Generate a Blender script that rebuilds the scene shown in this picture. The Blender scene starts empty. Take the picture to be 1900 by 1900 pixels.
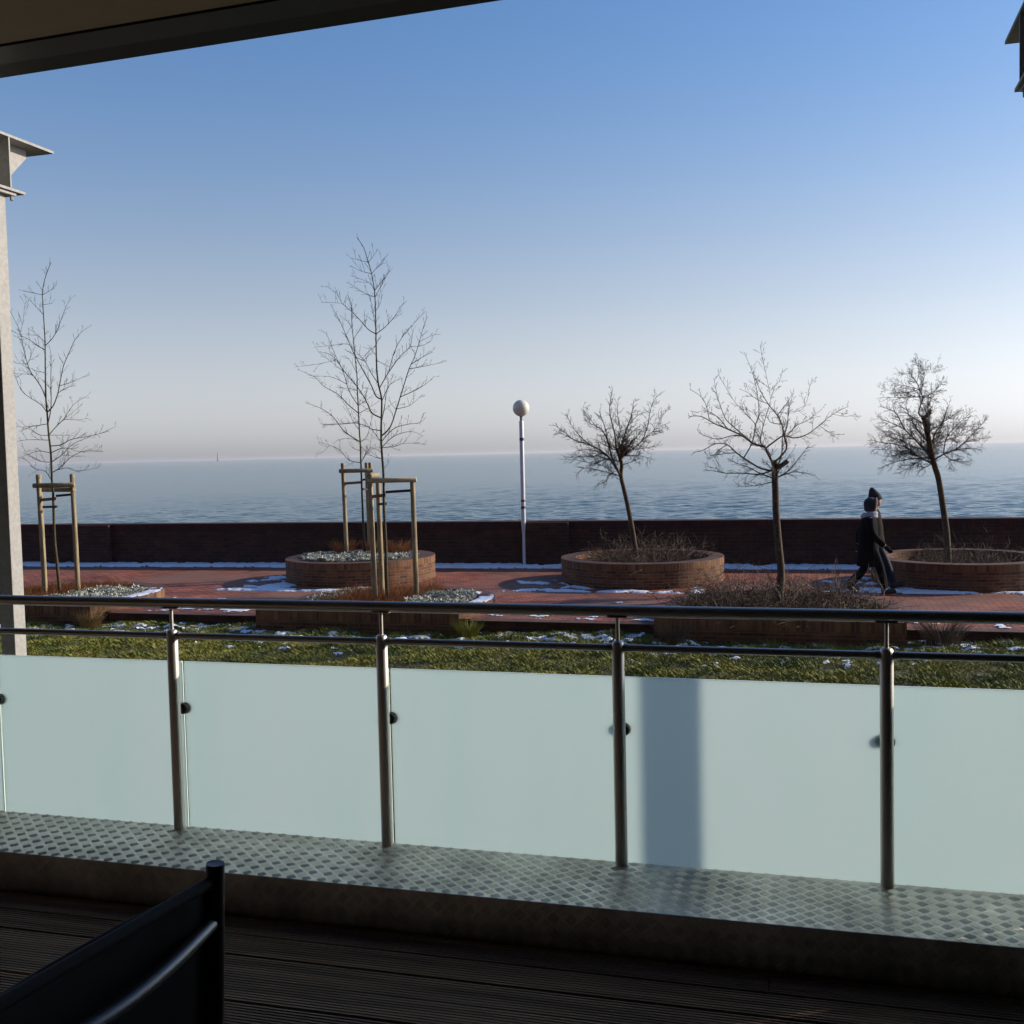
import bpy, math, random
from mathutils import Vector, Matrix, noise
R = math.radians
random.seed(7)
scene = bpy.context.scene
COL = scene.collection

# ------------------------------------------------------------------ camera
YAW, PITCH, ROLL, FPX = R(15.8), math.atan(109 / 2000.0), R(1.3), 2000.0
EYE = Vector((0.0, 0.0, 2.6))
_r = Vector((math.cos(YAW), math.sin(YAW), 0))
_f = Vector((-math.sin(YAW) * math.cos(PITCH), math.cos(YAW) * math.cos(PITCH), -math.sin(PITCH)))
_u = _r.cross(_f)
CR = _r * math.cos(ROLL) - _u * math.sin(ROLL)
CU = _r * math.sin(ROLL) + _u * math.cos(ROLL)
cd = bpy.data.cameras.new('camera'); cam = bpy.data.objects.new('camera', cd); COL.objects.link(cam)
m = Matrix((CR, CU, -_f)).transposed().to_4x4(); m.translation = EYE
cam.matrix_world = m
cd.sensor_fit = 'HORIZONTAL'; cd.sensor_width = 36.0; cd.lens = 36.0 * FPX / 1900.0
cd.clip_start = 0.05; cd.clip_end = 60000
scene.camera = cam
scene.render.resolution_x = scene.render.resolution_y = 1024

# ------------------------------------------------------------------ light
SUN_AZ, SUN_EL = 59.3, 20.0
world = bpy.data.worlds.new('World'); scene.world = world; world.use_nodes = True
wn = world.node_tree; bg = wn.nodes['Background']
sky = wn.nodes.new('ShaderNodeTexSky'); sky.sky_type = 'NISHITA'; sky.sun_disc = False
sky.sun_elevation = R(SUN_EL); sky.sun_rotation = R(SUN_AZ)
sky.altitude = 0; sky.air_density = 1.0; sky.dust_density = 0.75; sky.ozone_density = 5.0
tint = wn.nodes.new('ShaderNodeMix'); tint.data_type = 'RGBA'; tint.blend_type = 'MULTIPLY'; tint.inputs[0].default_value = 1   # camera white balance
tint.inputs[7].default_value = (.915, .965, 1.0, 1)
# winter haze in the sky itself: colour washes out towards the horizon, all round
geo = wn.nodes.new('ShaderNodeTexCoord'); sep = wn.nodes.new('ShaderNodeSeparateXYZ'); wn.links.new(geo.outputs['Generated'], sep.inputs[0])
hm = wn.nodes.new('ShaderNodeMapRange'); hm.interpolation_type = 'SMOOTHSTEP'; wn.links.new(sep.outputs[2], hm.inputs[0])
hm.inputs[1].default_value = -.02; hm.inputs[2].default_value = .40; hm.inputs[3].default_value = .86; hm.inputs[4].default_value = 0.0
bw_ = wn.nodes.new('ShaderNodeRGBToBW'); wn.links.new(sky.outputs[0], bw_.inputs[0])
gr = wn.nodes.new('ShaderNodeMix'); gr.data_type = 'RGBA'; gr.blend_type = 'MULTIPLY'; gr.inputs[0].default_value = 1
wn.links.new(bw_.outputs[0], gr.inputs[6]); gr.inputs[7].default_value = (1.25, 1.18, 1.19, 1)
wash = wn.nodes.new('ShaderNodeMix'); wash.data_type = 'RGBA'; wn.links.new(hm.outputs[0], wash.inputs[0])
wn.links.new(sky.outputs[0], wash.inputs[6]); wn.links.new(gr.outputs[2], wash.inputs[7])
wn.links.new(wash.outputs[2], tint.inputs[6]); wn.links.new(tint.outputs[2], bg.inputs[0]); bg.inputs[1].default_value = 0.148
sd = bpy.data.lights.new('sun', 'SUN'); sun = bpy.data.objects.new('sun', sd); COL.objects.link(sun)
sd.energy = 5.0; sd.angle = R(0.8); sd.color = (1.0, 0.86, 0.70)
sdir = Vector((math.sin(R(SUN_AZ)) * math.cos(R(SUN_EL)), math.cos(R(SUN_AZ)) * math.cos(R(SUN_EL)), math.sin(R(SUN_EL))))
sun.rotation_euler = sdir.to_track_quat('Z', 'Y').to_euler()
scene.view_settings.view_transform = 'Standard'; scene.view_settings.look = 'None'
scene.view_settings.exposure = 0.17; scene.view_settings.gamma = 1.0
scene.cycles.use_denoising = True
scene.cycles.max_bounces = 8; scene.cycles.transparent_max_bounces = 8

# ------------------------------------------------------------------ survey helpers (photo pixel -> real plane)
def ray(px, py):
    return (_f + CR * ((px - 950) / FPX) - CU * ((py - 950) / FPX))
def on_z(px, py, z):
    d = ray(px, py); t = (z - EYE.z) / d.z
    return EYE + d * t
NH = Vector((-math.sin(YAW), math.cos(YAW), 0))
def on_v(px, py, base, off=0.0):      # vertical plane through base, square to the view
    d = ray(px, py); t = ((Vector(base) - EYE).dot(NH) + off) / d.dot(NH)
    return EYE + d * t

# ------------------------------------------------------------------ object helpers
def tag(o, label=None, cat=None, group=None, kind=None):
    if label: o['label'] = label
    if cat: o['category'] = cat
    if group: o['group'] = group
    if kind: o['kind'] = kind
    return o
def empty(name, loc, label, cat, group=None, rz=0.0):
    o = bpy.data.objects.new(name, None); COL.objects.link(o)
    o.location = loc; o.rotation_euler = (0, 0, rz); o.empty_display_size = 0.1
    return tag(o, label, cat, group)
class MB:
    def __init__(s): s.v = []; s.f = []; s.uv = {}; s.m = {}; s.cur = 0
    def face(s, idx, uv=None):
        if uv: s.uv[len(s.f)] = uv
        if s.cur: s.m[len(s.f)] = s.cur
        s.f.append(tuple(idx))
    def quad(s, a, b, c, d, uv=None):
        n = len(s.v); s.v += [tuple(a), tuple(b), tuple(c), tuple(d)]; s.face((n, n+1, n+2, n+3), uv)
    def box(s, x0, x1, y0, y1, z0, z1):
        A = lambda x, y, z: (x, y, z)
        n = len(s.v)
        s.v += [A(x0,y0,z0),A(x1,y0,z0),A(x1,y1,z0),A(x0,y1,z0),A(x0,y0,z1),A(x1,y0,z1),A(x1,y1,z1),A(x0,y1,z1)]
        s.face((n,n+1,n+5,n+4), [(x0,z0),(x1,z0),(x1,z1),(x0,z1)])
        s.face((n+1,n+2,n+6,n+5), [(y0,z0),(y1,z0),(y1,z1),(y0,z1)])
        s.face((n+2,n+3,n+7,n+6), [(x1,z0),(x0,z0),(x0,z1),(x1,z1)])
        s.face((n+3,n,n+4,n+7), [(y1,z0),(y0,z0),(y0,z1),(y1,z1)])
        s.face((n+4,n+5,n+6,n+7), [(x0,y0),(x1,y0),(x1,y1),(x0,y1)])
        s.face((n+3,n+2,n+1,n), [(x0,y1),(x1,y1),(x1,y0),(x0,y0)])
    def tube(s, pts, rad, n=6, cap=True):
        pts = [Vector(p) for p in pts]
        if not hasattr(rad, '__len__'): rad = [rad] * len(pts)
        base = len(s.v); ref = None
        for i, p in enumerate(pts):
            t = (pts[min(i+1, len(pts)-1)] - pts[max(i-1, 0)])
            if t.length < 1e-9: t = Vector((0, 0, 1))
            t.normalize()
            if ref is None:
                ref = Vector((1, 0, 0)) if abs(t.x) < .9 else Vector((0, 1, 0))
            a = (ref - t * ref.dot(t)).normalized(); b = t.cross(a); ref = a
            for k in range(n):
                an = 2 * math.pi * k / n
                s.v.append(tuple(p + (a * math.cos(an) + b * math.sin(an)) * rad[i]))
        for i in range(len(pts) - 1):
            for k in range(n):
                q = base + i * n; k2 = (k + 1) % n
                s.face((q + k, q + k2, q + n + k2, q + n + k))
        if cap:
            s.face([base + k for k in range(n)][::-1]); q = base + (len(pts) - 1) * n
            s.face([q + k for k in range(n)])
    def loft(s, rings, n=16):        # rings: (centre, rx, ry) stacked, capped
        base = len(s.v)
        for c, rx, ry in rings:
            for k in range(n):
                an = 2 * math.pi * k / n
                s.v.append((c[0] + rx * math.cos(an), c[1] + ry * math.sin(an), c[2]))
        for i in range(len(rings) - 1):
            for k in range(n):
                q = base + i * n; k2 = (k + 1) % n
                s.face((q + k, q + k2, q + n + k2, q + n + k))
        s.face([base + k for k in range(n)][::-1]); q = base + (len(rings) - 1) * n
        s.face([q + k for k in range(n)])
    def ball(s, c, rx, ry, rz, n=14, rings=9):
        rr = []
        for i in range(rings + 1):
            a = -math.pi / 2 + math.pi * (i + .02) / (rings + .04)
            rr.append(((c[0], c[1], c[2] + rz * math.sin(a)), rx * math.cos(a), ry * math.cos(a)))
        s.loft(rr, n)
    def build(s, name, mat, parent=None, smooth=False, bevel=0.0):
        me = bpy.data.meshes.new(name); me.from_pydata(s.v, [], s.f)
        mats = mat if isinstance(mat, (list, tuple)) else [mat]
        for q in mats: me.materials.append(q)
        if s.m:
            for k, v in s.m.items(): me.polygons[k].material_index = v
        if s.uv:
            ul = me.uv_layers.new(name='UVMap').data
            for k, uv in s.uv.items():
                for li, c in zip(me.polygons[k].loop_indices, uv): ul[li].uv = c
        if smooth:
            me.polygons.foreach_set('use_smooth', [True] * len(me.polygons))
            try: me.set_sharp_from_angle(angle=R(40))
            except Exception: pass
        me.update()
        o = bpy.data.objects.new(name, me); COL.objects.link(o)
        if parent:
            o.parent = parent; o.matrix_parent_inverse = Matrix.Translation(-_world(parent)) if _rot(parent) == 0 else _inv(parent)
        if bevel:
            b = o.modifiers.new('bevel', 'BEVEL'); b.width = bevel; b.segments = 2; b.limit_method = 'ANGLE'
        return o
def _wm(o):
    mm = Matrix.LocRotScale(o.location, o.rotation_euler, o.scale)
    return (_wm(o.parent) @ o.matrix_parent_inverse @ mm) if o.parent else mm
def _world(o): return _wm(o).translation
def _rot(o): return 0 if (_wm(o).to_quaternion().angle < 1e-6) else 1
def _inv(o): return _wm(o).inverted()
# meshes are given in world coordinates unless built under an object made with local=True

# ------------------------------------------------------------------ materials
def mat(name, col, rough=.6, metal=0.0, var=0.0, vscale=8.0, bump=0.0, bscale=30.0, col2=None, spec=.5, aniso=None):
    m = bpy.data.materials.new(name); m.use_nodes = True; t = m.node_tree; p = t.nodes['Principled BSDF']
    p.inputs['Base Color'].default_value = (*col, 1); p.inputs['Roughness'].default_value = rough
    p.inputs['Metallic'].default_value = metal; p.inputs['Specular IOR Level'].default_value = spec
    tc = t.nodes.new('ShaderNodeTexCoord'); vec = tc.outputs['Object']
    if aniso:
        mp = t.nodes.new('ShaderNodeMapping'); mp.inputs['Scale'].default_value = aniso
        t.links.new(vec, mp.inputs[0]); vec = mp.outputs[0]
    if var or col2:
        n = t.nodes.new('ShaderNodeTexNoise'); n.inputs['Scale'].default_value = vscale; n.inputs['Detail'].default_value = 5
        n.inputs['Roughness'].default_value = .65
        t.links.new(vec, n.inputs['Vector'])
        cr = t.nodes.new('ShaderNodeValToRGB'); cr.color_ramp.elements[0].position = .35; cr.color_ramp.elements[1].position = .68
        a = tuple(c * (1 - var) for c in col); b = col2 if col2 else tuple(min(1, c * (1 + var)) for c in col)
        cr.color_ramp.elements[0].color = (*a, 1); cr.color_ramp.elements[1].color = (*b, 1)
        t.links.new(n.outputs[0], cr.inputs[0]); t.links.new(cr.outputs[0], p.inputs['Base Color'])
    if bump:
        n = t.nodes.new('ShaderNodeTexNoise'); n.inputs['Scale'].default_value = bscale; n.inputs['Detail'].default_value = 6
        t.links.new(vec, n.inputs['Vector'])
        b = t.nodes.new('ShaderNodeBump'); b.inputs['Strength'].default_value = 1; b.inputs['Distance'].default_value = bump
        t.links.new(n.outputs[0], b.inputs['Height']); t.links.new(b.outputs[0], p.inputs['Normal'])
    return m
def brick(name, c1, c2, mortar, bw, rh, ms=.012, offset=.5, uvmap=True, rough=.85, big=None, bumpd=.004, rot=0.0, vr=(.62, 1.3, 3.0)):
    m = bpy.data.materials.new(name); m.use_nodes = True; t = m.node_tree; p = t.nodes['Principled BSDF']
    p.inputs['Roughness'].default_value = rough; p.inputs['Specular IOR Level'].default_value = .3
    tc = t.nodes.new('ShaderNodeTexCoord'); v = tc.outputs['UV' if uvmap else 'Object']
    if rot:
        mp = t.nodes.new('ShaderNodeMapping'); mp.inputs['Rotation'].default_value = (0, 0, rot); t.links.new(v, mp.inputs[0]); v = mp.outputs[0]
    b = t.nodes.new('ShaderNodeTexBrick'); t.links.new(v, b.inputs['Vector'])
    b.inputs['Color1'].default_value = (*c1, 1); b.inputs['Color2'].default_value = (*c2, 1); b.inputs['Mortar'].default_value = (*mortar, 1)
    b.inputs['Scale'].default_value = 1; b.inputs['Mortar Size'].default_value = ms; b.inputs['Mortar Smooth'].default_value = .3
    b.inputs['Bias'].default_value = 0; b.inputs['Brick Width'].default_value = bw; b.inputs['Row Height'].default_value = rh
    b.offset = offset
    n = t.nodes.new('ShaderNodeTexNoise'); n.inputs['Scale'].default_value = vr[2]; n.inputs['Detail'].default_value = 10; n.inputs['Roughness'].default_value = .7
    t.links.new(tc.outputs['Object'], n.inputs['Vector'])
    mr = t.nodes.new('ShaderNodeMapRange'); mr.inputs[1].default_value = .3; mr.inputs[2].default_value = .7; mr.inputs[3].default_value = vr[0]; mr.inputs[4].default_value = vr[1]
    t.links.new(n.outputs[0], mr.inputs[0])
    mx = t.nodes.new('ShaderNodeMix'); mx.data_type = 'RGBA'; mx.blend_type = 'MULTIPLY'; mx.inputs[0].default_value = 1
    t.links.new(b.outputs['Color'], mx.inputs[6]); t.links.new(mr.outputs[0], mx.inputs[7])
    out = mx.outputs[2]
    if big:   # (colour, scale) slow change between brick batches
        n2 = t.nodes.new('ShaderNodeTexNoise'); n2.inputs['Scale'].default_value = big[1]; n2.inputs['Detail'].default_value = 3
        t.links.new(tc.outputs['Object'], n2.inputs['Vector'])
        m2 = t.nodes.new('ShaderNodeMapRange'); m2.inputs[1].default_value = .42; m2.inputs[2].default_value = .62; m2.inputs[3].default_value = 0; m2.inputs[4].default_value = .75
        t.links.new(n2.outputs[0], m2.inputs[0])
        mx2 = t.nodes.new('ShaderNodeMix'); mx2.data_type = 'RGBA'; t.links.new(m2.outputs[0], mx2.inputs[0])
        t.links.new(out, mx2.inputs[6]); mx2.inputs[7].default_value = (*big[0], 1); out = mx2.outputs[2]
    t.links.new(out, p.inputs['Base Color'])
    bu = t.nodes.new('ShaderNodeBump'); bu.invert = True; bu.inputs['Distance'].default_value = bumpd; bu.inputs['Strength'].default_value = 1
    t.links.new(b.outputs['Fac'], bu.inputs['Height'])
    n3 = t.nodes.new('ShaderNodeTexNoise'); n3.inputs['Scale'].default_value = 60; t.links.new(tc.outputs['Object'], n3.inputs['Vector'])
    bu2 = t.nodes.new('ShaderNodeBump'); bu2.inputs['Distance'].default_value = .003; t.links.new(n3.outputs[0], bu2.inputs['Height'])
    t.links.new(bu.outputs[0], bu2.inputs['Normal']); t.links.new(bu2.outputs[0], p.inputs['Normal'])
    return m
M = {}
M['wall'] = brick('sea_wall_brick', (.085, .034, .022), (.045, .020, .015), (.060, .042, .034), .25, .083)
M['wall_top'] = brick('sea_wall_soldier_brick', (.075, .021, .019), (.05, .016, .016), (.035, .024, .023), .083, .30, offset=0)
M['planter'] = brick('planter_brick', (.20, .085, .040), (.085, .036, .022), (.16, .125, .085), .20, .058, ms=.008)
M['planter_top'] = brick('planter_soldier_brick', (.24, .115, .05), (.11, .05, .028), (.15, .115, .08), .066, .24, ms=.009, offset=0)
M['coping'] = brick('coping_brick', (.13, .058, .046), (.09, .042, .037), (.075, .06, .056), .078, .30, ms=.008, offset=0)
M['paving'] = brick('paving_brick', (.42, .125, .065), (.20, .060, .042), (.055, .030, .026), .22, .11, ms=.014, uvmap=False, rough=.7, big=((.20, .115, .085), .45), vr=(.38, 1.55, 1.1), bumpd=.003)
M['soil'] = mat('soil', (.035, .026, .02), .95, var=.5, vscale=14, bump=.02, bscale=18)
M['lawn'] = mat('lawn_soil', (.035, .045, .012), .95, col2=(.075, .07, .022), var=.3, vscale=2.2, bump=.04, bscale=9)
M['snow'] = mat('snow_surface', (.72, .79, .92), .75, var=.05, bump=.02, bscale=14)
M['steel'] = mat('brushed_stainless', (.60, .57, .53), .46, 1.0, var=.15, vscale=3, bump=.0004, bscale=200, aniso=(1, 1, .05))
M['rail'] = mat('handrail_stainless', (.36, .35, .34), .34, 1.0, var=.15, vscale=2, aniso=(.3, 1, 1))
M['galv'] = mat('galvanised_steel', (.29, .29, .28), .65, 0.0, col2=(.36, .355, .34), var=.08, vscale=45, bump=.001, bscale=60)
M['tread'] = mat('aluminium_tread', (.56, .54, .49), .42, .85, var=.3, vscale=4, bump=.0006, bscale=90)
M['deck'] = mat('dark_decking', (.20, .115, .075), .6, col2=(.34, .23, .16), var=.3, vscale=6, bump=.001, bscale=50, aniso=(.15, 3, 3))
M['ceiling'] = mat('painted_soffit', (.42, .36, .29), .8, var=.04)
M['fascia'] = mat('dark_fascia_paint', (.016, .018, .023), .55, var=.3)
M['black'] = mat('black_frame_paint', (.012, .013, .018), .38, var=.2)
M['sling'] = mat('black_textile_sling', (.007, .007, .009), .8, bump=.0006, bscale=900)
M['cap'] = mat('dark_blue_plastic_cap', (.035, .045, .085), .45)
M['grey_metal'] = mat('grey_tube_metal', (.20, .21, .22), .35, .7)
M['rubber'] = mat('black_rubber', (.015, .018, .018), .55)
M['white'] = mat('white_lamp_paint', (.62, .64, .70), .45, var=.06, vscale=6)
M['globe'] = mat('opal_globe', (.80, .74, .62), .28)
M['sticker'] = mat('dark_blue_sticker', (.03, .05, .14), .5)
M['sticker_r'] = mat('red_sticker', (.22, .05, .05), .5)
M['wood'] = mat('weathered_stake_wood', (.22, .17, .10), .8, col2=(.42, .34, .20), var=.25, vscale=9, bump=.003, bscale=40, aniso=(3, 3, .4))
M['pale_wood'] = mat('pale_stake_wood', (.46, .37, .23), .75, col2=(.62, .52, .36), var=.2, vscale=9, bump=.003, bscale=40)  # paler wood tone for the bar laid over the stakes
M['strap'] = mat('dark_strap', (.028, .02, .02), .8)
M['strap_b'] = mat('brown_strap', (.30, .13, .07), .75, var=.2)
M['bark'] = mat('young_bark', (.055, .045, .026), .9, col2=(.10, .085, .045), var=.3, vscale=25, bump=.004, bscale=60)
M['bark2'] = mat('old_bark', (.05, .036, .026), .9, col2=(.12, .085, .055), var=.3, vscale=22, bump=.008, bscale=45)
M['twig'] = mat('twig_bark', (.075, .055, .04), .8, var=.3)
M['bramble'] = mat('bramble_stem', (.07, .045, .032), .85, col2=(.20, .14, .09), var=.4, vscale=9)
M['brown'] = mat('brown_dry_grass', (.26, .10, .035), .85, col2=(.46, .22, .08), var=.35, vscale=7)
M['silver'] = mat('silver_leaf', (.27, .30, .26), .8, col2=(.70, .72, .66), var=.3, vscale=8)
M['grass'] = mat('winter_grass', (.10, .17, .012), .75, col2=(.30, .29, .05), var=.35, vscale=1.4)
M['dry'] = mat('straw_grass', (.30, .20, .08), .85, var=.3)
M['plaster'] = mat('house_plaster', (.30, .27, .24), .85, var=.05)
def glass_mat():
    m = bpy.data.materials.new('frosted_glass'); m.use_nodes = True; t = m.node_tree
    t.nodes.remove(t.nodes['Principled BSDF']); out = t.nodes['Material Output']
    d = t.nodes.new('ShaderNodeBsdfDiffuse'); d.inputs[0].default_value = (.46, .53, .54, 1)
    tr = t.nodes.new('ShaderNodeBsdfTranslucent'); tr.inputs[0].default_value = (.80, .95, .965, 1)
    tc = t.nodes.new('ShaderNodeTexCoord')
    n = t.nodes.new('ShaderNodeTexNoise'); n.inputs['Scale'].default_value = 1.6; n.inputs['Detail'].default_value = 7; n.inputs['Roughness'].default_value = .6
    mp = t.nodes.new('ShaderNodeMapping'); mp.inputs['Scale'].default_value = (1.6, 1, .45); t.links.new(tc.outputs['Object'], mp.inputs[0]); t.links.new(mp.outputs[0], n.inputs['Vector'])
    cr = t.nodes.new('ShaderNodeValToRGB'); cr.color_ramp.elements[0].position = .3; cr.color_ramp.elements[1].position = .7
    cr.color_ramp.elements[0].color = (.78, .96, .965, 1); cr.color_ramp.elements[1].color = (.85, .99, 1.0, 1)
    t.links.new(n.outputs[0], cr.inputs[0]); t.links.new(cr.outputs[0], tr.inputs[0])
    g = t.nodes.new('ShaderNodeBsdfGlossy'); g.inputs['Roughness'].default_value = .22; g.inputs[0].default_value = (1, 1, 1, 1)
    mx = t.nodes.new('ShaderNodeMixShader'); mx.inputs[0].default_value = .82
    t.links.new(d.outputs[0], mx.inputs[1]); t.links.new(tr.outputs[0], mx.inputs[2])
    fr = t.nodes.new('ShaderNodeFresnel'); fr.inputs[0].default_value = 1.4
    mm = t.nodes.new('ShaderNodeMath'); mm.operation = 'MULTIPLY'; mm.inputs[1].default_value = .35
    t.links.new(fr.outputs[0], mm.inputs[0])
    m2 = t.nodes.new('ShaderNodeMixShader'); t.links.new(mm.outputs[0], m2.inputs[0])
    rf = t.nodes.new('ShaderNodeBsdfRefraction'); rf.inputs['Roughness'].default_value = .85; rf.inputs['IOR'].default_value = 1.45; rf.inputs[0].default_value = (.90, .96, .95, 1)
    m3 = t.nodes.new('ShaderNodeMixShader'); m3.inputs[0].default_value = .50
    t.links.new(mx.outputs[0], m3.inputs[1]); t.links.new(rf.outputs[0], m3.inputs[2])
    t.links.new(m3.outputs[0], m2.inputs[1]); t.links.new(g.outputs[0], m2.inputs[2])
    t.links.new(m2.outputs[0], out.inputs[0]); return m
M['frost'] = glass_mat()
M['glass_edge'] = mat('polished_glass_edge', (.62, .74, .70), .2)
def water_mat():
    m = bpy.data.materials.new('sea_water'); m.use_nodes = True; t = m.node_tree; p = t.nodes['Principled BSDF']
    p.inputs['Base Color'].default_value = (.030, .088, .098, 1); p.inputs['Roughness'].default_value = .16
    p.inputs['IOR'].default_value = 1.333
    tc = t.nodes.new('ShaderNodeTexCoord')
    prev = None
    for sc, dist, ax, det in ((.5, .12, (.7, 1.7, 1), 5), (2.2, .05, (1, 1.4, 1), 3)):
        mp = t.nodes.new('ShaderNodeMapping'); mp.inputs['Scale'].default_value = ax; mp.inputs['Rotation'].default_value = (0, 0, R(-14))
        t.links.new(tc.outputs['Object'], mp.inputs[0])
        n = t.nodes.new('ShaderNodeTexNoise'); n.inputs['Scale'].default_value = sc; n.inputs['Detail'].default_value = det; n.inputs['Roughness'].default_value = .6
        t.links.new(mp.outputs[0], n.inputs['Vector'])
        b = t.nodes.new('ShaderNodeBump'); b.inputs['Strength'].default_value = 1; b.inputs['Distance'].default_value = dist
        t.links.new(n.outputs[0], b.inputs['Height'])
        if prev: t.links.new(prev.outputs[0], b.inputs['Normal'])
        prev = b
    t.links.new(prev.outputs[0], p.inputs['Normal']); return m
M['water'] = water_mat()

# ------------------------------------------------------------------ ground, promenade, sea
def nz(x, y, s, seed=0.0): return noise.noise(Vector((x * s, y * s, seed)))
LAWN_Z = -0.15
def lawn_h(x, y): return LAWN_Z + .05 * nz(x, y, .9, 3) + .05 * nz(x, y, 2.6, 9)
YR = 16.1                                   # edge of the promenade above the lawn
def ywall(x): return 23.98 + .03 * (x + 7)  # promenade side of the sea wall
b = MB()
b.quad((-400, -60, -.24), (400, -60, -.24), (400, 24, -.24), (-400, 24, -.24)); b.build('ground', M['lawn'])['kind'] = 'structure'
b = MB(); nx, ny = 170, 44; X0, X1, Y0, Y1 = -22.0, 12.0, 7.4, YR - .002
for j in range(ny + 1):
    for i in range(nx + 1):
        x = X0 + (X1 - X0) * i / nx; y = Y0 + (Y1 - Y0) * j / ny; b.v.append((x, y, lawn_h(x, y)))
for j in range(ny):
    for i in range(nx):
        q = j * (nx + 1) + i; b.face((q, q + 1, q + nx + 2, q + nx + 1))
b.build('lawn_ground', M['lawn'], smooth=True)['kind'] = 'structure'
b = MB()
n = len(b.v); b.v += [(-60, YR, 0), (60, YR, 0), (60, ywall(60) + .3, 0), (-60, ywall(-60) + .3, 0)]; b.face((n, n+1, n+2, n+3))
b.build('promenade_paving', M['paving'])['kind'] = 'structure'
def build_sea():
    import numpy as np
    rng = np.random.default_rng(5)
    rr = [60.0]
    while rr[-1] < 1800: rr.append(rr[-1] * 1.0034)
    rr = np.array(rr); na = 520; an = np.linspace(R(-68), R(36), na) + 0.0       # azimuth from +Y towards +X
    RR, AA = np.meshgrid(rr, an, indexing='ij'); X = RR * np.sin(AA); Y = RR * np.cos(AA); Z = np.zeros_like(X)
    cell = np.maximum(RR * .0034, RR * (an[1] - an[0]))
    wind = R(205)
    for k in range(110):
        lam = .45 * (2.6 / .45) ** rng.random(); th = wind + rng.normal(0, .55); kx, ky = math.sin(th) * TAU / lam, math.cos(th) * TAU / lam
        amp = .0044 * lam ** .9 * rng.uniform(.5, 1.4)
        fade = np.clip((lam / cell - 2.2) / 2.5, 0, 1) * np.clip((1750 - RR) / 900, 0, 1)
        ph = kx * X + ky * Y + rng.uniform(0, TAU) + 0.5 * np.sin(X * .043 * rng.uniform(.5, 1.5) + k) + 0.5 * np.sin(Y * .037 * rng.uniform(.5, 1.5) + 2 * k)
        Z += amp * fade * (np.sin(ph) + .25 * np.sin(2 * ph + 1.2))
    Z += -3.0
    co = np.stack([X, Y, Z], -1).reshape(-1, 3)
    nr = len(rr); i = np.arange(nr - 1)[:, None] * na + np.arange(na - 1)[None]; q = np.stack([i, i + 1, i + na + 1, i + na], -1).reshape(-1, 4)[:, ::-1]
    # flat sheet round the wavy sector, out to the horizon
    v0 = len(co); extra = []; faces = []
    ring = [(60, 1), (rr[-1], 1)]
    far = np.stack([40000 * np.sin(an), 40000 * np.cos(an), np.full(na, -3.0)], -1)
    co = np.concatenate([co, far]); j = np.arange(na - 1); last = (nr - 1) * na
    q2 = np.stack([last + j, v0 + j, v0 + j + 1, last + j + 1], -1)
    # near strip up to the wall
    v1 = len(co); near = np.stack([23.0 * np.tan(an.clip(-1.15, .63)), np.full(na, 24.2), np.full(na, -3.0)], -1); co = np.concatenate([co, near])
    q3 = np.stack([v1 + j, j, j + 1, v1 + j + 1], -1)
    q = np.concatenate([q, q2, q3])
    me = bpy.data.meshes.new('sea'); me.vertices.add(len(co)); me.vertices.foreach_set('co', co.astype('f').ravel())
    me.loops.add(q.size); me.loops.foreach_set('vertex_index', q.astype('i').ravel()); me.polygons.add(len(q))
    me.polygons.foreach_set('loop_start', np.arange(0, q.size, 4, dtype='i')); me.polygons.foreach_set('use_smooth', np.ones(len(q), dtype=bool))
    me.update(); me.validate(); me.materials.append(M['water'])
    o = bpy.data.objects.new('sea', me); COL.objects.link(o); o['kind'] = 'structure'
TAU = 2 * math.pi
build_sea()

# sea wall
sw = empty('sea_wall', (-6.5, ywall(-6.5), 0), 'long dark red brick sea wall with upright bricks along its top, before the sea', 'wall')
def wallbox(mb, xa, xb, ya, yb, z0, z1):     # follows the slight slant of the wall
    P = [(xa, ywall(xa) + ya, z0), (xb, ywall(xb) + ya, z0), (xb, ywall(xb) + yb, z0), (xa, ywall(xa) + yb, z0)]
    Q = [(p[0], p[1], z1) for p in P]
    mb.quad(P[0], P[1], Q[1], Q[0], [(xa, z0), (xb, z0), (xb, z1), (xa, z1)])
    mb.quad(P[1], P[2], Q[2], Q[1], [(ya, z0), (yb, z0), (yb, z1), (ya, z1)])
    mb.quad(P[2], P[3], Q[3], Q[2], [(xb, z0), (xa, z0), (xa, z1), (xb, z1)])
    mb.quad(P[3], P[0], Q[0], Q[3], [(yb, z0), (ya, z0), (ya, z1), (yb, z1)])
    mb.quad(Q[0], Q[1], Q[2], Q[3], [(xa, ya), (xb, ya), (xb, yb), (xa, yb)])
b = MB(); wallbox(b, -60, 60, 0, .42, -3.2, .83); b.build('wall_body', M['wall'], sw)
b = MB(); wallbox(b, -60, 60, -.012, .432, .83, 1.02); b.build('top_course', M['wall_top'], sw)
for xc in (-17.9, -6.0, 6.0):
    b = MB(); wallbox(b, xc - .55, xc + .55, -.13, -.014, -.02, 1.0)
    p = b.build('pilaster', M['wall'], sw)

# retaining wall at the lawn
rw = empty('retaining_wall', (-6, YR, 0), 'low dark brick retaining wall under the promenade edge, along the lawn', 'wall')
def rbox(x0, x1):
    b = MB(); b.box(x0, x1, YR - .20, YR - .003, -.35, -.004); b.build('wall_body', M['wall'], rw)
    b = MB(); b.box(x0, x1, YR - .22, YR + .05, -.002, .010); b.build('edge_course', M['coping'], rw)

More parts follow.
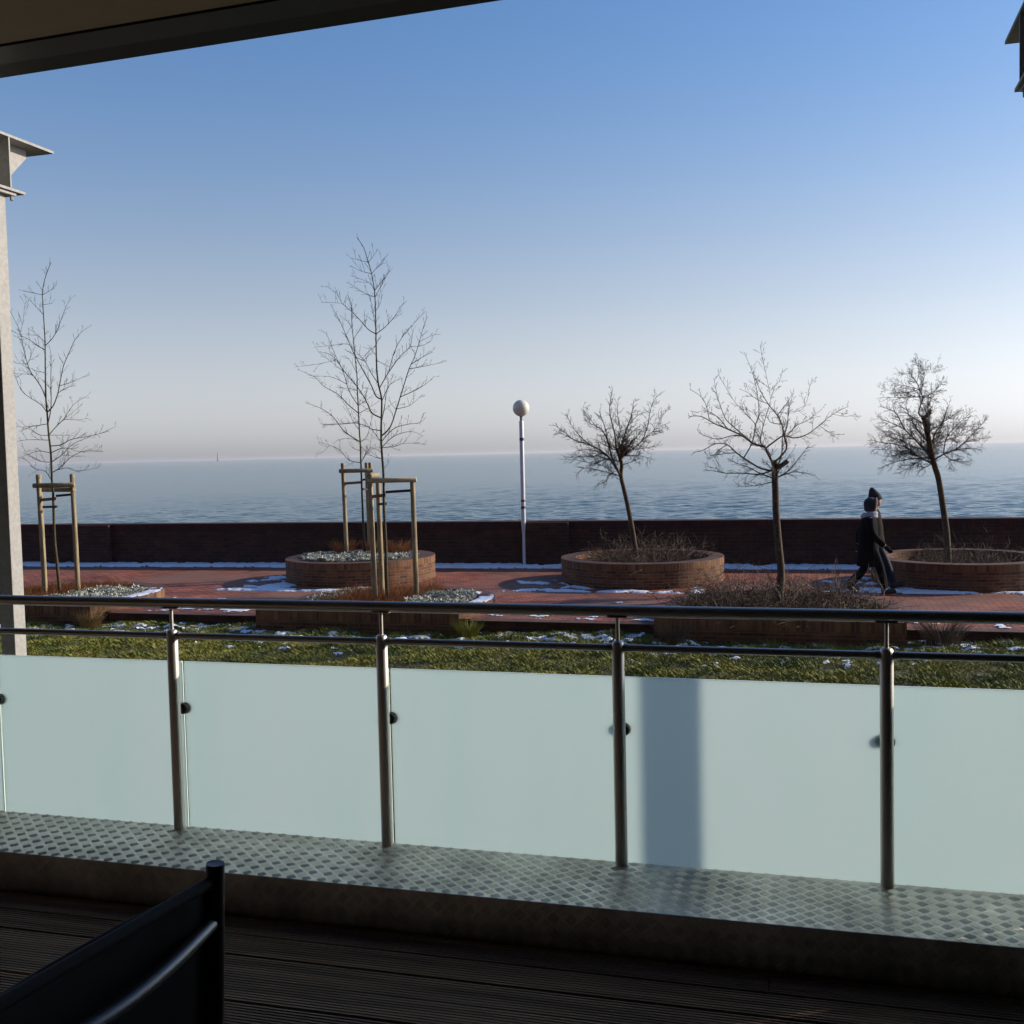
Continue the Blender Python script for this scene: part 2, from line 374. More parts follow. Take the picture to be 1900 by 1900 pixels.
# ------------------------------------------------------------------ planters
def arc_ring(mb, c, r, z0, z1, a0, a1, n, shear=0, inside=False):
    L = abs(a1 - a0) * r / n
    for i in range(n):
        p = a0 + (a1 - a0) * i / n; q = a0 + (a1 - a0) * (i + 1) / n
        A = (c[0] + r * math.cos(p), c[1] + r * math.sin(p)); B = (c[0] + r * math.cos(q), c[1] + r * math.sin(q))
        uv = [(i * L, z0), ((i + 1) * L, z0), ((i + 1) * L, z1), (i * L, z1)]
        if inside: mb.quad((*B, z0), (*A, z0), (*A, z1), (*B, z1), [uv[1], uv[0], uv[3], uv[2]])
        else: mb.quad((*A, z0), (*B, z0), (*B, z1), (*A, z1), uv)
def top_ring(mb, c, r0, r1, z, a0, a1, n):
    L = abs(a1 - a0) * r1 / n
    for i in range(n):
        p = a0 + (a1 - a0) * i / n; q = a0 + (a1 - a0) * (i + 1) / n
        f = lambda r, a: (c[0] + r * math.cos(a), c[1] + r * math.sin(a), z)
        mb.quad(f(r1, p), f(r1, q), f(r0, q), f(r0, p), [(i*L, 0), ((i+1)*L, 0), ((i+1)*L, r1-r0), (i*L, r1-r0)])
TAU = 2 * math.pi
def disc(mb, c, r, z, n=40, rough=.03):
    k0 = len(mb.v); mb.v.append((c[0], c[1], z + rough))
    rings = 8
    for j in range(1, rings + 1):
        for i in range(n):
            a = TAU * i / n; rr = r * j / rings
            x = c[0] + rr * math.cos(a); y = c[1] + rr * math.sin(a)
            mb.v.append((x, y, z + rough * nz(x, y, 3)))
    for i in range(n):
        mb.face((k0, k0 + 1 + i, k0 + 1 + (i + 1) % n))
        for j in range(1, rings):
            a = k0 + 1 + (j - 1) * n; q = a + n
            mb.face((a + i, q + i, q + (i + 1) % n, a + (i + 1) % n))
def round_planter(c, r, h, soil, label):
    t = empty('round_brick_planter', (c[0], c[1], 0), label, 'planter', 'round raised brick planters on the promenade')
    b = MB(); arc_ring(b, c, r, -.02, h - .13, 0, TAU, 96); b.build('wall_body', M['planter'], t, smooth=True)
    b = MB(); arc_ring(b, c, r + .006, h - .13, h, 0, TAU, 96); b.build('soldier_course', M['planter_top'], t, smooth=True)
    b = MB(); top_ring(b, c, r - .29, r + .006, h, 0, TAU, 96); b.build('rim', M['coping'], t)
    b = MB(); arc_ring(b, c, r - .29, -.02, h, 0, TAU, 96, inside=True); b.build('inner_face', M['planter'], t, smooth=True)
    b = MB(); disc(b, c, r - .288, soil); b.build('soil', M['soil'], t, smooth=True)
    return t
PA, PB, PC = (-9.39, 21.23), (-3.39, 21.5), (2.60, 21.72)
round_planter(PA, 1.58, .48, .40, 'round brick planter of silvery plants behind the two staked trees')
round_planter(PB, 1.62, .48, .36, 'round brick planter of bare brambles around the leaning tree beside the lamp')
round_planter(PC, 1.60, .48, .20, 'round brick planter with low soil in front of the two walkers, at right edge')

YF = 15.42; RIMZ = .18
def front_planter(cx, label):
    c = (cx, 17.0); r = 1.60; w = 1.72
    t = empty('flat_fronted_planter', (cx, YF, 0), label, 'planter', 'flat fronted brick planters along the lawn edge')
    # plan: straight front on the lawn, short straight cheeks, round back
    a0 = math.asin((YR - c[1]) / (r + .15)) - .25; a1 = math.pi - a0
    ro = r + .15
    plan = [(cx - w, YF), (cx + w, YF)]
    n = 48; arc = [(c[0] + ro * math.cos(a0 + (a1 - a0) * i / n), c[1] + ro * math.sin(a0 + (a1 - a0) * i / n)) for i in range(n + 1)]
    outer = plan + arc
    def off(P, d):
        out = []
        for i, p in enumerate(P):
            a = Vector(P[i - 1]); bb = Vector(p); cc = Vector(P[(i + 1) % len(P)])
            n1 = (bb - a).normalized(); n2 = (cc - bb).normalized()
            N = Vector((-(n1.y + n2.y), n1.x + n2.x)).normalized(); k = max(.5, N.dot(Vector((-n1.y, n1.x))))
            out.append((bb.x + N.x * d / k, bb.y + N.y * d / k))
        return out
    inner = off(outer, .28)
    wl, so, rm, inn = MB(), MB(), MB(), MB(); u = 0
    for i in range(len(outer)):
        A = outer[i]; B = outer[(i + 1) % len(outer)]; L = (Vector(B) - Vector(A)).length
        Ai = inner[i]; Bi = inner[(i + 1) % len(outer)]
        wl.quad((*A, -.4), (*B, -.4), (*B, RIMZ - .16), (*A, RIMZ - .16), [(u, -.4), (u+L, -.4), (u+L, RIMZ - .16), (u, RIMZ - .16)])
        so.quad((*A, RIMZ - .16), (*B, RIMZ - .16), (*B, RIMZ), (*A, RIMZ), [(u, 0), (u+L, 0), (u+L, .16), (u, .16)])
        rm.quad((*A, RIMZ), (*B, RIMZ), (*Bi, RIMZ), (*Ai, RIMZ), [(u, 0), (u+L, 0), (u+L, .28), (u, .28)])
        inn.quad((*Bi, -.1), (*Ai, -.1), (*Ai, RIMZ), (*Bi, RIMZ), [(u+L, 0), (u, 0), (u, .28), (u+L, .28)])
        u += L
    wl.build('wall_body', M['planter'], t); so.build('soldier_course', M['planter_top'], t)
    rm.build('rim', M['coping'], t); inn.build('inner_face', M['planter'], t)
    b = MB(); k0 = len(b.v); b.v += [(p[0], p[1], .10) for p in inner]; b.face(range(k0, len(b.v)))
    b.build('soil', M['soil'], t)
    return t
FX = (-13.5, -6.96, -.55)
front_planter(FX[0], 'flat fronted brick planter at far left, with a corner in the sun above the lawn')
front_planter(FX[1], 'flat fronted brick planter of brown grass around the tallest staked tree')
front_planter(FX[2], 'flat fronted brick planter of dark brambles around the middle bare spreading tree')
xs = [-60] + [v for f in FX for v in (f - 1.72, f + 1.72)] + [60]
for i in range(0, len(xs), 2): rbox(xs[i], xs[i + 1])

# ------------------------------------------------------------------ snow
def snow(name, x0, x1, y0, y1, cell, zf, thr, hmax, label, sc=1.0, keep=None):
    b = MB(); nx = int((x1 - x0) / cell); ny = int((y1 - y0) / cell); val = {}; idx = {}
    for j in range(ny + 1):
        for i in range(nx + 1):
            x = x0 + i * cell; y = y0 + j * cell
            v = .5 + .5 * (nz(x * .7, y, 1.7 * sc, 5) + .55 * nz(x * .8, y, 4.6 * sc, 8) + .3 * nz(x, y, 11 * sc, 2))
            val[i, j] = v - thr(x, y)
    for j in range(ny):
        for i in range(nx):
            q = ((i, j), (i + 1, j), (i + 1, j + 1), (i, j + 1))
            if sum(val[k] > 0 for k in q) < 2: continue
            ids = []
            for k in q:
                if k not in idx:
                    x = x0 + k[0] * cell + random.uniform(-.3, .3) * cell; y = y0 + k[1] * cell + random.uniform(-.3, .3) * cell
                    idx[k] = len(b.v); h = max(0, min(1, val[k] * 5)); h = h * (2 - h)
                    b.v.append((x, y, zf(x, y) + h * hmax * (.8 + .35 * nz(x, y, 9)) - (.004 if h <= 0 else 0)))
                ids.append(idx[k])
            b.face(ids)
    o = b.build(name, M['snow'], smooth=True); return tag(o, label, 'snow', kind='stuff')
def thr_wall(x, y):
    d = ywall(x) - y
    return .22 if d < .55 else (.22 + (d - .55) * 5.0)
snow('snow', -24, 9, 22.9, 24.4, .045, lambda x, y: .003, lambda x, y: 9 if ywall(x) - y < 0 else thr_wall(x, y) + (.0 if d_ok(x, y) else 0), .05, 'long blue strip of snow at the foot of the sea wall') if False else None
snow('snow', -24, 9, 22.7, 24.5, .05, lambda x, y: .004, lambda x, y: (9 if ywall(x) - y < -.02 else thr_wall(x, y)), .06, 'long thin strip of snow at the foot of the sea wall')
def thr_planter(c, r, x0, x1, yl, yh, left):
    def f(x, y):
        dc = math.hypot(x - c[0], y - c[1])
        if dc < r + .02: return 9
        if y < yl: return 9
        s = 0
        if y < yh: s = max(0, x0 - x) * .6 + max(0, x - x1) * .6; t1 = .38 + s
        else: t1 = .45 + (y - yh) * .55 + s
        if x < c[0] - .3 and dc < r + left: t1 = min(t1, .53 + .15 * max(0, y - c[1] + .5) + .12 * (dc - r))
        elif y >= yh: t1 += .18
        if x < x0 - .8 or x > x1 + .8: t1 += 1
        return t1
    return f
for c, r, x0, x1, y0, lab in ((PA, 1.58, -11.1, -8.2, 19.0, 'patch of snow on the paving beside the planter of silvery plants'),
                              (PB, 1.62, -5.3, -1.9, 19.45, 'patch of snow on the paving before the planter beside the lamp'),
                              (PC, 1.60, .6, 5.0, 19.85, 'patch of snow on the paving around the feet of the two walkers')):
    snow('snow', x0 - 1.2, x1 + 1.2, y0 - .05, c[1] + .6, .045, lambda x, y: .004, thr_planter(c, r, x0, x1, y0, y0 + .28, .9), .03, lab)
def thr_lawn(x, y):
    d = YR - y
    for f in FX:
        if abs(x - f) < 1.74 and y > YF - .02: return 9
    if any(abs(x - f) < 1.9 for f in FX): d -= .62
    if d < .15: return .8
    return .59 + max(0, d - .7) * .22 + max(0, .4 - d) * .2
snow('snow', -17, 6.5, 12.6, 16.0, .035, lambda x, y: lawn_h(x, y) + .012 + .02 * nz(x, y, 6, 1), thr_lawn, .028, 'broken patches of snow lying on the shaded grass below the promenade', sc=3.6)
def thr_prom(x, y):
    for f in FX:
        if math.hypot(x - f, y - 17.0) < 1.8 : return 9
    return .66 + max(0, (y - 16.6)) * .15
snow('snow', -16, 4, 16.2, 18.2, .05, lambda x, y: .014, thr_prom, .012, 'small flecks of snow along the promenade edge above the lawn', sc=1.8)
snow('snow', FX[1] + .9, FX[1] + 1.75, 16.6, 18.0, .04, lambda x, y: RIMZ + .002, lambda x, y: .42 if 1.48 < math.hypot(x - FX[1], y - 17) < 1.72 else 9, .012,
     'thin snow on the rim of the planter around the tallest staked tree')
snow('snow', FX[0] + .9, FX[0] + 1.75, 16.6, 18.0, .04, lambda x, y: RIMZ + .002, lambda x, y: .42 if 1.48 < math.hypot(x - FX[0], y - 17) < 1.72 else 9, .012,
     'thin snow on the rim of the planter at far left')

# ------------------------------------------------------------------ lawn blades
def blades(name, matn, n, xr, yr, h, lean, zf, w, label, cat, ok=None, kind='stuff', parent=None, z0=0):
    b = MB(); rnd = random.Random(hash(label) % 1000 if False else len(label) * 7 + n)
    for _ in range(n):
        x = rnd.uniform(*xr); y = rnd.uniform(*yr)
        if ok and not ok(x, y): continue
        z = zf(x, y) - .01; a = rnd.uniform(0, TAU); hh = h * rnd.uniform(.5, 1.25) * (1 + .9 * nz(x, y, 1.8, 4) + .4 * nz(x, y, 5, 6)); l = lean * rnd.uniform(.2, 1.2) * hh
        dx, dy = math.cos(a), math.sin(a); k = len(b.v)
        b.v += [(x - dy * w, y + dx * w, z), (x + dy * w, y - dx * w, z), (x + dx * l * .45 + dy * w * .7, y + dy * l * .45 - dx * w * .7, z + hh * .6), (x + dx * l, y + dy * l, z + hh)]
        b.face((k, k + 1, k + 2)); b.face((k, k + 2, k + 3))
    o = b.build(name, M[matn], parent)
    return tag(o, label, cat, kind=kind) if not parent else o
def lawn_ok(x, y):
    for f in FX:
        if abs(x - f) < 1.75 and y > YF - .01: return False
    return y < YR - .21
blades('grass', 'grass', 210000, (-16.5, 6.5), (11.8, 16.0), .055, 1.3, lawn_h, .006, 'uneven green winter grass of the lawn below the promenade', 'grass', lawn_ok)
blades('dry_grass', 'dry', 9000, (-16.5, 6.5), (11.8, 16.0), .06, 1.4, lawn_h, .004, 'thin straw coloured blades scattered through the green lawn', 'grass', lambda x, y: lawn_ok(x, y) and nz(x, y, .9, 12) > .0)

def tuft(name, matn, c, r, h, n, w, label, cat, z, spread=.6, group=None):
    b = MB(); rnd = random.Random(int(c[0] * 100) + n)
    for _ in range(n):
        a = rnd.uniform(0, TAU); q = r * math.sqrt(rnd.random()) * .6
        x = c[0] + q * math.cos(a); y = c[1] + q * math.sin(a); a2 = a + rnd.uniform(-.8, .8); L = h * rnd.uniform(.55, 1.1)
        l = spread * L * rnd.uniform(.2, 1.0); pts = []
        for t in (0, .5, 1): pts.append((x + math.cos(a2) * l * t * t, y + math.sin(a2) * l * t * t, z + L * (t - .12 * t * t * rnd.random())))
        b.tube(pts, [w, w * .8, w * .3], 3, cap=False)
    return tag(b.build(name, M[matn]), label, cat, group)

# ------------------------------------------------------------------ planting in the planters
def leaves_bed(name, matn, n, pick, zf, size, label, cat, kind='stuff'):
    b = MB(); rnd = random.Random(n + int(size * 1000))
    for _ in range(n):
        x, y = pick(rnd)
        hmp = .5 + .5 * nz(x, y, 5.5, 3); zc = zf + (.03 + .17 * hmp) * rnd.random() ** .6
        for _k in range(5):
            d = Vector((rnd.gauss(0, 1), rnd.gauss(0, 1), abs(rnd.gauss(.4, .8)))).normalized(); s = size * rnd.uniform(.6, 1.3)
            side = d.cross(Vector((rnd.gauss(0, 1), rnd.gauss(0, 1), rnd.gauss(0, 1)))).normalized() * s * .22
            p = Vector((x, y, zc)); k = len(b.v)
            b.v += [tuple(p), tuple(p + d * s * .5 + side), tuple(p + d * s), tuple(p + d * s * .5 - side)]; b.face((k, k+1, k+2, k+3))
    return tag(b.build(name, M[matn]), label, cat, kind=kind)
def in_disc(c, r, cond=None):
    def f(rnd):
        while True:
            a = rnd.uniform(0, TAU); q = r * math.sqrt(rnd.random()); x = c[0] + q * math.cos(a); y = c[1] + q * math.sin(a)
            if not cond or cond(x, y): return x, y
    return f
leaves_bed('silver_foliage', 'silver', 6500, in_disc(PA, 1.26, lambda x, y: y < PA[1] + .35 and nz(x, y, 2.4, 1) > -.28), .40, .050, 'frosty silver leaves filling the round planter behind the staked trees', 'foliage')
leaves_bed('silver_foliage', 'silver', 3200, in_disc((FX[1], 17), 1.42, lambda x, y: x > FX[1] + .45 and y < 17.75), .10, .050, 'frosty silver leaves in the sunny end of the tallest tree\'s planter', 'foliage')
leaves_bed('silver_foliage', 'silver', 1200, in_disc((FX[1], 17), 1.42, lambda x, y: x < FX[1] - .95), .10, .050, 'few frosty silver leaves in the left end of the tallest tree\'s planter', 'foliage')
leaves_bed('silver_foliage', 'silver', 2800, in_disc((FX[0], 17), 1.42, lambda x, y: x > FX[0] + .25 and y < 17.7), .10, .050, 'frosty silver leaves in the planter at far left', 'foliage')
def stems_bed(name, matn, n, pick, z, h, w, label, cat, bend=.5, curl=.25, kind='stuff', segs=4, forks=0):
    b = MB(); rnd = random.Random(n * 3 + int(h * 100))
    for _ in range(n):
        x, y = pick(rnd); p = Vector((x, y, z)); d = Vector((rnd.gauss(0, bend), rnd.gauss(0, bend), 1)).normalized()
        L = h * rnd.uniform(.45, 1.2) * (1 + .5 * nz(x, y, 2.2, 7)); pts = [p.copy()]
        for s in range(segs):
            d = (d + Vector((rnd.gauss(0, curl), rnd.gauss(0, curl), rnd.gauss(-.06, curl * .6)))).normalized(); p = p + d * L / segs
            p.z = max(p.z, z + .01); pts.append(p.copy())
            if forks and rnd.random() < forks:
                e = (d + Vector((rnd.gauss(0, .8), rnd.gauss(0, .8), rnd.gauss(.1, .5)))).normalized()
                b.tube([p, p + e * L * .16, p + e * L * .3 + Vector((0, 0, rnd.gauss(0, .01)))], [w * .7, w * .6, w * .3], 3, cap=False)
        b.tube(pts, [w * (1 - .7 * i / segs) for i in range(segs + 1)], 3, cap=False)
    return tag(b.build(name, M[matn]), label, cat, kind=kind)
stems_bed('brown_grass', 'brown', 6500, in_disc((FX[1], 17), 1.42, lambda x, y: -1.15 < x - FX[1] < .50), .10, .22, .0032, 'rusty brown dry grass around the foot of the tallest staked tree', 'grass', bend=.35)
stems_bed('brown_grass', 'brown', 6000, in_disc((FX[0], 17), 1.42, lambda x, y: x - FX[0] < .5), .10, .24, .0032, 'rusty brown dry grass in the planter at far left', 'grass', bend=.4)
stems_bed('brambles', 'bramble', 850, in_disc(PB, 1.28, lambda x, y: x > PB[0] - .95), .36, .55, .0048, 'tangle of bare brambles in the planter beside the lamp', 'bramble', bend=1.0, forks=.5, curl=.35, segs=5)
stems_bed('brambles', 'bramble', 650, in_disc(PC, 1.2, lambda x, y: x > PC[0] - .7), .20, .55, .0042, 'sparse bare brambles in the low soil of the planter at right edge', 'bramble', bend=.6, forks=.5, curl=.35, segs=5)
stems_bed('brambles', 'bramble', 1500, in_disc((FX[2], 16.95), 1.52), .10, .58, .0048, 'thick tangle of dark brambles around the middle bare spreading tree', 'bramble', bend=1.05, forks=.55, curl=.38, segs=5)
for cx, cy, lab in ((PA[0] - .55, PA[1] + .35, 'left bush of rusty twigs among silvery plants in the round planter'),
                    (PA[0] + .15, PA[1] + .45, 'middle bush of rusty twigs behind the silvery plants, by the thinner tree'),
                    (PA[0] + .75, PA[1] + .30, 'right bush of rusty twigs behind the silvery plants')):
    tuft('rusty_bush', 'brown', (cx, cy), .34, .40, 420, .003, lab, 'bush', .40, .7, 'rusty bushes in the planter of silvery plants')
tuft('dry_bush', 'dry', (-11.66, 15.25), .26, .30, 260, .003, 'straw coloured bush at the sunlit corner of the far left planter', 'bush', -.15, .9)
tuft('green_weed', 'grass', (-5.08, 15.35), .24, .26, 240, .004, 'green weed growing at the corner of the tallest tree\'s planter', 'plant', -.15, .8)
tuft('wall_weed', 'bramble', (1.62, 15.55), .38, .45, 260, .0035, 'dark twiggy weed against the planter corner below the two walkers', 'plant', -.15, .9)
tuft('wall_weed', 'bramble', (-1.95, 15.2), .34, .36, 220, .0035, 'dark dead weed against the front of the bramble planter', 'plant', -.15, .8)

# ------------------------------------------------------------------ trees
def smooth_pts(P, sub=3):
    out = []
    for i in range(len(P) - 1):
        p0 = P[max(i-1, 0)]; p1 = P[i]; p2 = P[i+1]; p3 = P[min(i+2, len(P)-1)]
        for k in range(sub):
            t = k / sub
            out.append(.5 * ((2*p1) + (p2-p0)*t + (2*p0-5*p1+4*p2-p3)*t*t + (3*p1-p0-3*p2+p3)*t*t*t))
    out.append(P[-1]); return out
def twigs(mb, path, rads, rnd, every, length, lv, up=.35, tip=.0022, start=.15, spread=1.0):
    acc = 0; total = sum((path[i+1] - path[i]).length for i in range(len(path)-1)); run = 0
    for i in range(len(path) - 1):
        seg = path[i+1] - path[i]; L = seg.length; run += L; acc += L
        if L < 1e-6: continue
        while acc > every:
            acc -= every * rnd.uniform(.6, 1.4)
            if run < start * total: continue
            t = seg.normalized(); q = Vector((rnd.gauss(0, 1), rnd.gauss(0, 1), rnd.gauss(0, 1)))
            q = (q - t * q.dot(t)).normalized()
            d = (t * rnd.uniform(.5, 1.0) + q * rnd.uniform(.5, 1.0) * spread + Vector((0, 0, up * rnd.random()))).normalized()
            ll = length * rnd.uniform(.35, 1.15) * (1.15 - .6 * run / total)
            p = path[i] + seg * rnd.random(); r0 = min(rads[i] * .7, .0028 + ll * .006); pts = [p.copy()]
            for s in range(3):
                d = (d + Vector((rnd.gauss(0, .09), rnd.gauss(0, .09), rnd.gauss(.03, .09)))).normalized(); p = p + d * ll / 3; pts.append(p.copy())
            rr = [r0, r0 * .8, max(tip, r0 * .6), tip * .75]
            mb.tube(pts, rr, 3, cap=False)
            if lv > 1: twigs(mb, pts, rr, rnd, every * (.9 if lv == 2 else .8), ll * .5, lv - 1, up, tip, .2, spread)
def tree(name, label, base_px, base, tf_trunk, tf, trunk, limbs, r0, r1, every, tl, lv, barkm, seed, group, kdepth=.6, lr=.011, extra=0, extra_zone=(.5, 1), extra_len=1.0, up=.35, fineness=.0027):
    rnd = random.Random(seed)
    t = empty(name, base, label, 'tree', group)
    def px(tfm, p): return tfm[0] + p[0] / tfm[2], tfm[1] + p[1] / tfm[2]
    tp = []
    for tfm, pts in trunk:
        for p in pts: tp.append(on_v(*px(tfm, p), base))
    tp.insert(0, Vector(base)) if (tp[0] - Vector(base)).length > .05 else None
    tp = smooth_pts(tp, 3); n = len(tp)
    cum = [0]
    for i in range(1, n): cum.append(cum[-1] + (tp[i] - tp[i-1]).length)
    H = cum[-1]; rad = [r0 + (r1 - r0) * (c / H) ** .75 for c in cum]
    rad[0] *= 1.25
    tb = MB(); tb.tube(tp, rad, 10); cb = MB()
    paths = [(tp, rad)]
    for item in limbs:
        tfm, pts = item[0], item[1]; wr = item[2] if len(item) > 2 else None
        s0 = on_v(*px(tfm, pts[0]), base)
        best = None
        for P_, R_ in paths:
            for i in range(len(P_)):
                off = (P_[i] - Vector(base)).dot(NH); s = on_v(*px(tfm, pts[0]), base, off); d = (P_[i] - s).length
                if best is None or d < best[0]: best = (d, P_[i], off, R_[i])
        k = rnd.choice((-1, 1)) * rnd.uniform(.15, 1) * kdepth
        if wr == 'stub': k = 0
        path = [best[1].copy()]; ln = 0; prev = s0
        for p in pts[1:]:
            w = on_v(*px(tfm, p), base); ln += (w - prev).length; prev = w
            path.append(on_v(*px(tfm, p), base, best[2] + k * ln + rnd.gauss(0, .02)))
        sp = smooth_pts(path, 3)
        L = sum((sp[i+1] - sp[i]).length for i in range(len(sp)-1))
        ra = min(best[3] * .8, lr * (.5 + .55 * L)); 
        if wr == 'stub': rads = [best[3] * .75] * len(sp)
        else: rads = [max(fineness, ra * (1 - .82 * i / (len(sp)-1))) for i in range(len(sp))]
        (tb if (wr == 'stub' or (ra > .012)) else cb).tube(sp, rads, 6)
        if wr != 'stub':
            paths.append((sp, rads)); twigs(cb, sp, rads, rnd, every, tl, lv, up, fineness)
    for _ in range(extra):
        i = int((extra_zone[0] + (extra_zone[1] - extra_zone[0]) * rnd.random()) * (n - 1)); p = tp[i].copy()
        s = rnd.choice((-1, 1)); lat = CR.copy(); lat.z = 0; lat.normalize()
        d = (NH * s * rnd.uniform(.5, 1) + lat * rnd.gauss(0, .5) + Vector((0, 0, rnd.uniform(.1, .8)))).normalized()
        L = extra_len * rnd.uniform(.5, 1); pts = [p.copy()]
        for k in range(6):
            d = (d + Vector((rnd.gauss(0, .13), rnd.gauss(0, .13), rnd.gauss(.04, .1)))).normalized(); p = p + d * L / 6; pts.append(p.copy())
        ra = min(rad[i] * .6, lr * (.4 + .5 * L)); rads = [max(fineness, ra * (1 - .8 * k / 6)) for k in range(7)]
        cb.tube(pts, rads, 5); twigs(cb, pts, rads, rnd, every, tl, lv, up, fineness)
    # small twigs near the leader's top
    twigs(cb, tp, rad, rnd, every * 1.2, tl, lv, up, fineness, start=.55 if lv < 3 else .72)
    tb.build('trunk', barkm, t, smooth=True); cb.build('crown', M['twig'], t)
    return t
Z3, Z4 = (0, 460, 4.75), (0, 830, 4.75)
Z5, Z6 = (500, 430, 4.75), (500, 820, 4.75)
Z7, Z8 = (880, 700, 3.8), (1240, 640, 4.75)
Z9 = (1550, 640, 5.4286); Z8b = (1200, 940, 4.75)
G1 = 'young staked trees with upswept bare branches'; G2 = 'older bare trees with spreading crowns'
def base_at(px, X=None, Y=None, z=.1):
    d = ray(px, 1000); t = (Y - EYE.y) / d.y
    p = EYE + d * t; return (p.x, p.y, z)
B1 = base_at(109, Y=17.0); B3 = base_at(719, Y=17.0); B2 = base_at(677, Y=21.5, z=.4)
B4 = base_at(1182, Y=21.3, z=.36); B5 = base_at(1447, Y=17.0); B6 = base_at(1760, Y=21.7, z=.2)
tree('young_tree', 'young bare tree tied between stakes in the far left planter', None, B1, None, None,
 [(Z4, [(530,1290),(500,1000),(480,800),(468,400),(458,300),(448,50)]), (Z3, [(430,1650),(422,1550),(415,1450),(405,1330),(400,1100),(398,900),(395,780),(378,500),(375,380),(400,260),(450,125)])],
 [(Z3, l) for l in [
 [(440,1640),(500,1570),(560,1510),(600,1450),(660,1370),(775,1300)],
 [(425,1450),(470,1390),(510,1280),(530,1180),(560,1040),(610,920),(650,830),(700,760),(765,705)],
 [(445,1550),(450,1400),(448,1150),(450,950),(430,850)],
 [(405,1300),(370,1240),(320,1160),(270,1090),(230,980),(200,850),(180,740),(120,620),(80,520)],
 [(410,1440),(360,1380),(280,1330),(200,1270),(160,1200),(120,1080)],
 [(400,890),(330,860),(260,810),(180,770),(100,730)],
 [(410,860),(460,800),(510,710),(550,600),(590,500),(630,440)],
 [(375,545),(300,500),(225,420)], [(365,400),(280,395),(200,380)], [(385,430),(450,370),(500,320)], [(355,370),(320,290)], [(400,540),(460,490)],
 [(410,1560),(300,1570),(200,1580),(120,1565)], [(415,1665),(350,1650),(280,1600),(230,1590)], [(415,1700),(300,1690),(200,1695),(120,1715)],
 [(420,1780),(340,1790),(250,1820),(190,1840)], [(455,1750),(540,1735),(620,1690),(750,1665),(870,1640),(1020,1575)],
 [(460,1800),(530,1770),(600,1765),(700,1795),(900,1795)], [(465,1890),(550,1820),(640,1730),(750,1680),(850,1640)], [(450,1660),(500,1650),(650,1655)],
 [(390,1110),(300,1080),(280,1060)], [(530,1210),(640,1180),(790,1110)], [(520,1290),(590,1230),(670,1215)], [(180,740),(205,640),(215,520),(235,465)],
 [(250,1030),(170,1020),(100,1000)], [(280,1105),(200,1110),(110,1105)], [(560,1520),(640,1450),(720,1380)], [(570,1525),(690,1515),(780,1500)], [(390,830),(300,740),(290,690)], [(240,1000),(280,930),(250,850)]]]
 + [(Z4, l) for l in [[(430,150),(350,120),(250,60),(190,-20)], [(440,300),(400,210),(310,190),(230,110),(130,80)], [(470,250),(530,180),(620,90),(750,30),(900,35)], [(480,170),(600,180),(690,210),(870,180)]]],
 .034, .005, .085, .26, 2, M['bark'], 11, G1, up=.75, lr=.0085, kdepth=.5)
tree('young_tree', 'tallest young bare tree, tied to the stakes nearest the railing', None, B3, None, None,
 [(Z6, [(1035,1290),(1025,900),(1010,600),(1005,300),(995,150),(985,0)]), (Z5, [(985,1700),(990,1530),(985,1450),(960,1340),(945,1200),(940,1000),(938,900),(935,700),(925,520),(900,370),(872,270),(830,140),(770,50)])],
 [(Z5, l) for l in [
 [(975,1660),(905,1600),(870,1530),(830,1450),(760,1350),(650,1220),(590,1130),(520,1075),(470,1065)],
 [(970,1480),(940,1450),(900,1360),(830,1230),(770,1120),(720,1020),(640,830),(590,730),(535,640)],
 [(955,1340),(900,1250),(840,1140),(760,1050),(690,940)],
 [(938,905),(870,860),(790,770),(720,700),(640,630),(590,540),(500,480)], [(640,630),(560,625),(455,622)],
 [(1005,1800),(1065,1720),(1120,1560),(1170,1400),(1230,1210),(1280,1100),(1320,970),(1360,830),(1395,745)],
 [(975,1365),(1050,1240),(1150,1100),(1240,1010),(1260,900),(1270,860)], [(1050,1240),(1100,1060),(1170,930),(1270,810),(1375,700)],
 [(945,895),(1020,840),(1100,750),(1150,670),(1210,610)], [(925,520),(980,450),(1030,380),(1065,300)], [(930,560),(990,470),(1055,350)], [(900,365),(960,300),(1030,215)],
 [(925,580),(850,545),(720,465)], [(895,390),(800,345),(715,300)], [(860,265),(710,230)], [(920,520),(880,450),(715,385)], [(870,270),(910,220),(960,150)],
 [(1005,1860),(1090,1740),(1200,1700),(1330,1680),(1380,1630)], [(1010,1890),(1100,1800),(1250,1760),(1350,1800)], [(1160,1450),(1280,1400),(1380,1340),(1450,1275)],
 [(1120,1550),(1240,1530),(1350,1430)], [(1240,1210),(1390,1180),(1530,1150)], [(1260,1160),(1340,1110),(1440,1060)], [(1310,980),(1400,930),(1470,900)],
 [(970,1830),(880,1720),(810,1640)], [(980,1770),(900,1740),(870,1720),(780,1690),(640,1690),(460,1700)], [(935,860),(910,700),(885,560)], [(995,1500),(1030,1400),(1080,1330),(1170,1290)],
 [(1000,1680),(1010,1560),(1030,1440),(1050,1290)], [(590,1130),(500,1150),(400,1170),(280,1185)], [(950,690),(980,620),(990,520)], [(945,1000),(870,1060),(820,1120)], [(960,1100),(1060,1190)], [(1240,1010),(1340,1005),(1430,960)]]]
 + [(Z6, l) for l in [[(975,160),(900,120),(800,30)], [(1020,230),(1045,190),(1035,150)], [(1000,60),(1100,40),(1200,10),(1380,20)], [(985,100),(940,60),(880,50)]]],
 .034, .005, .085, .27, 2, M['bark'], 23, G1, up=.75, lr=.0085, kdepth=.5)
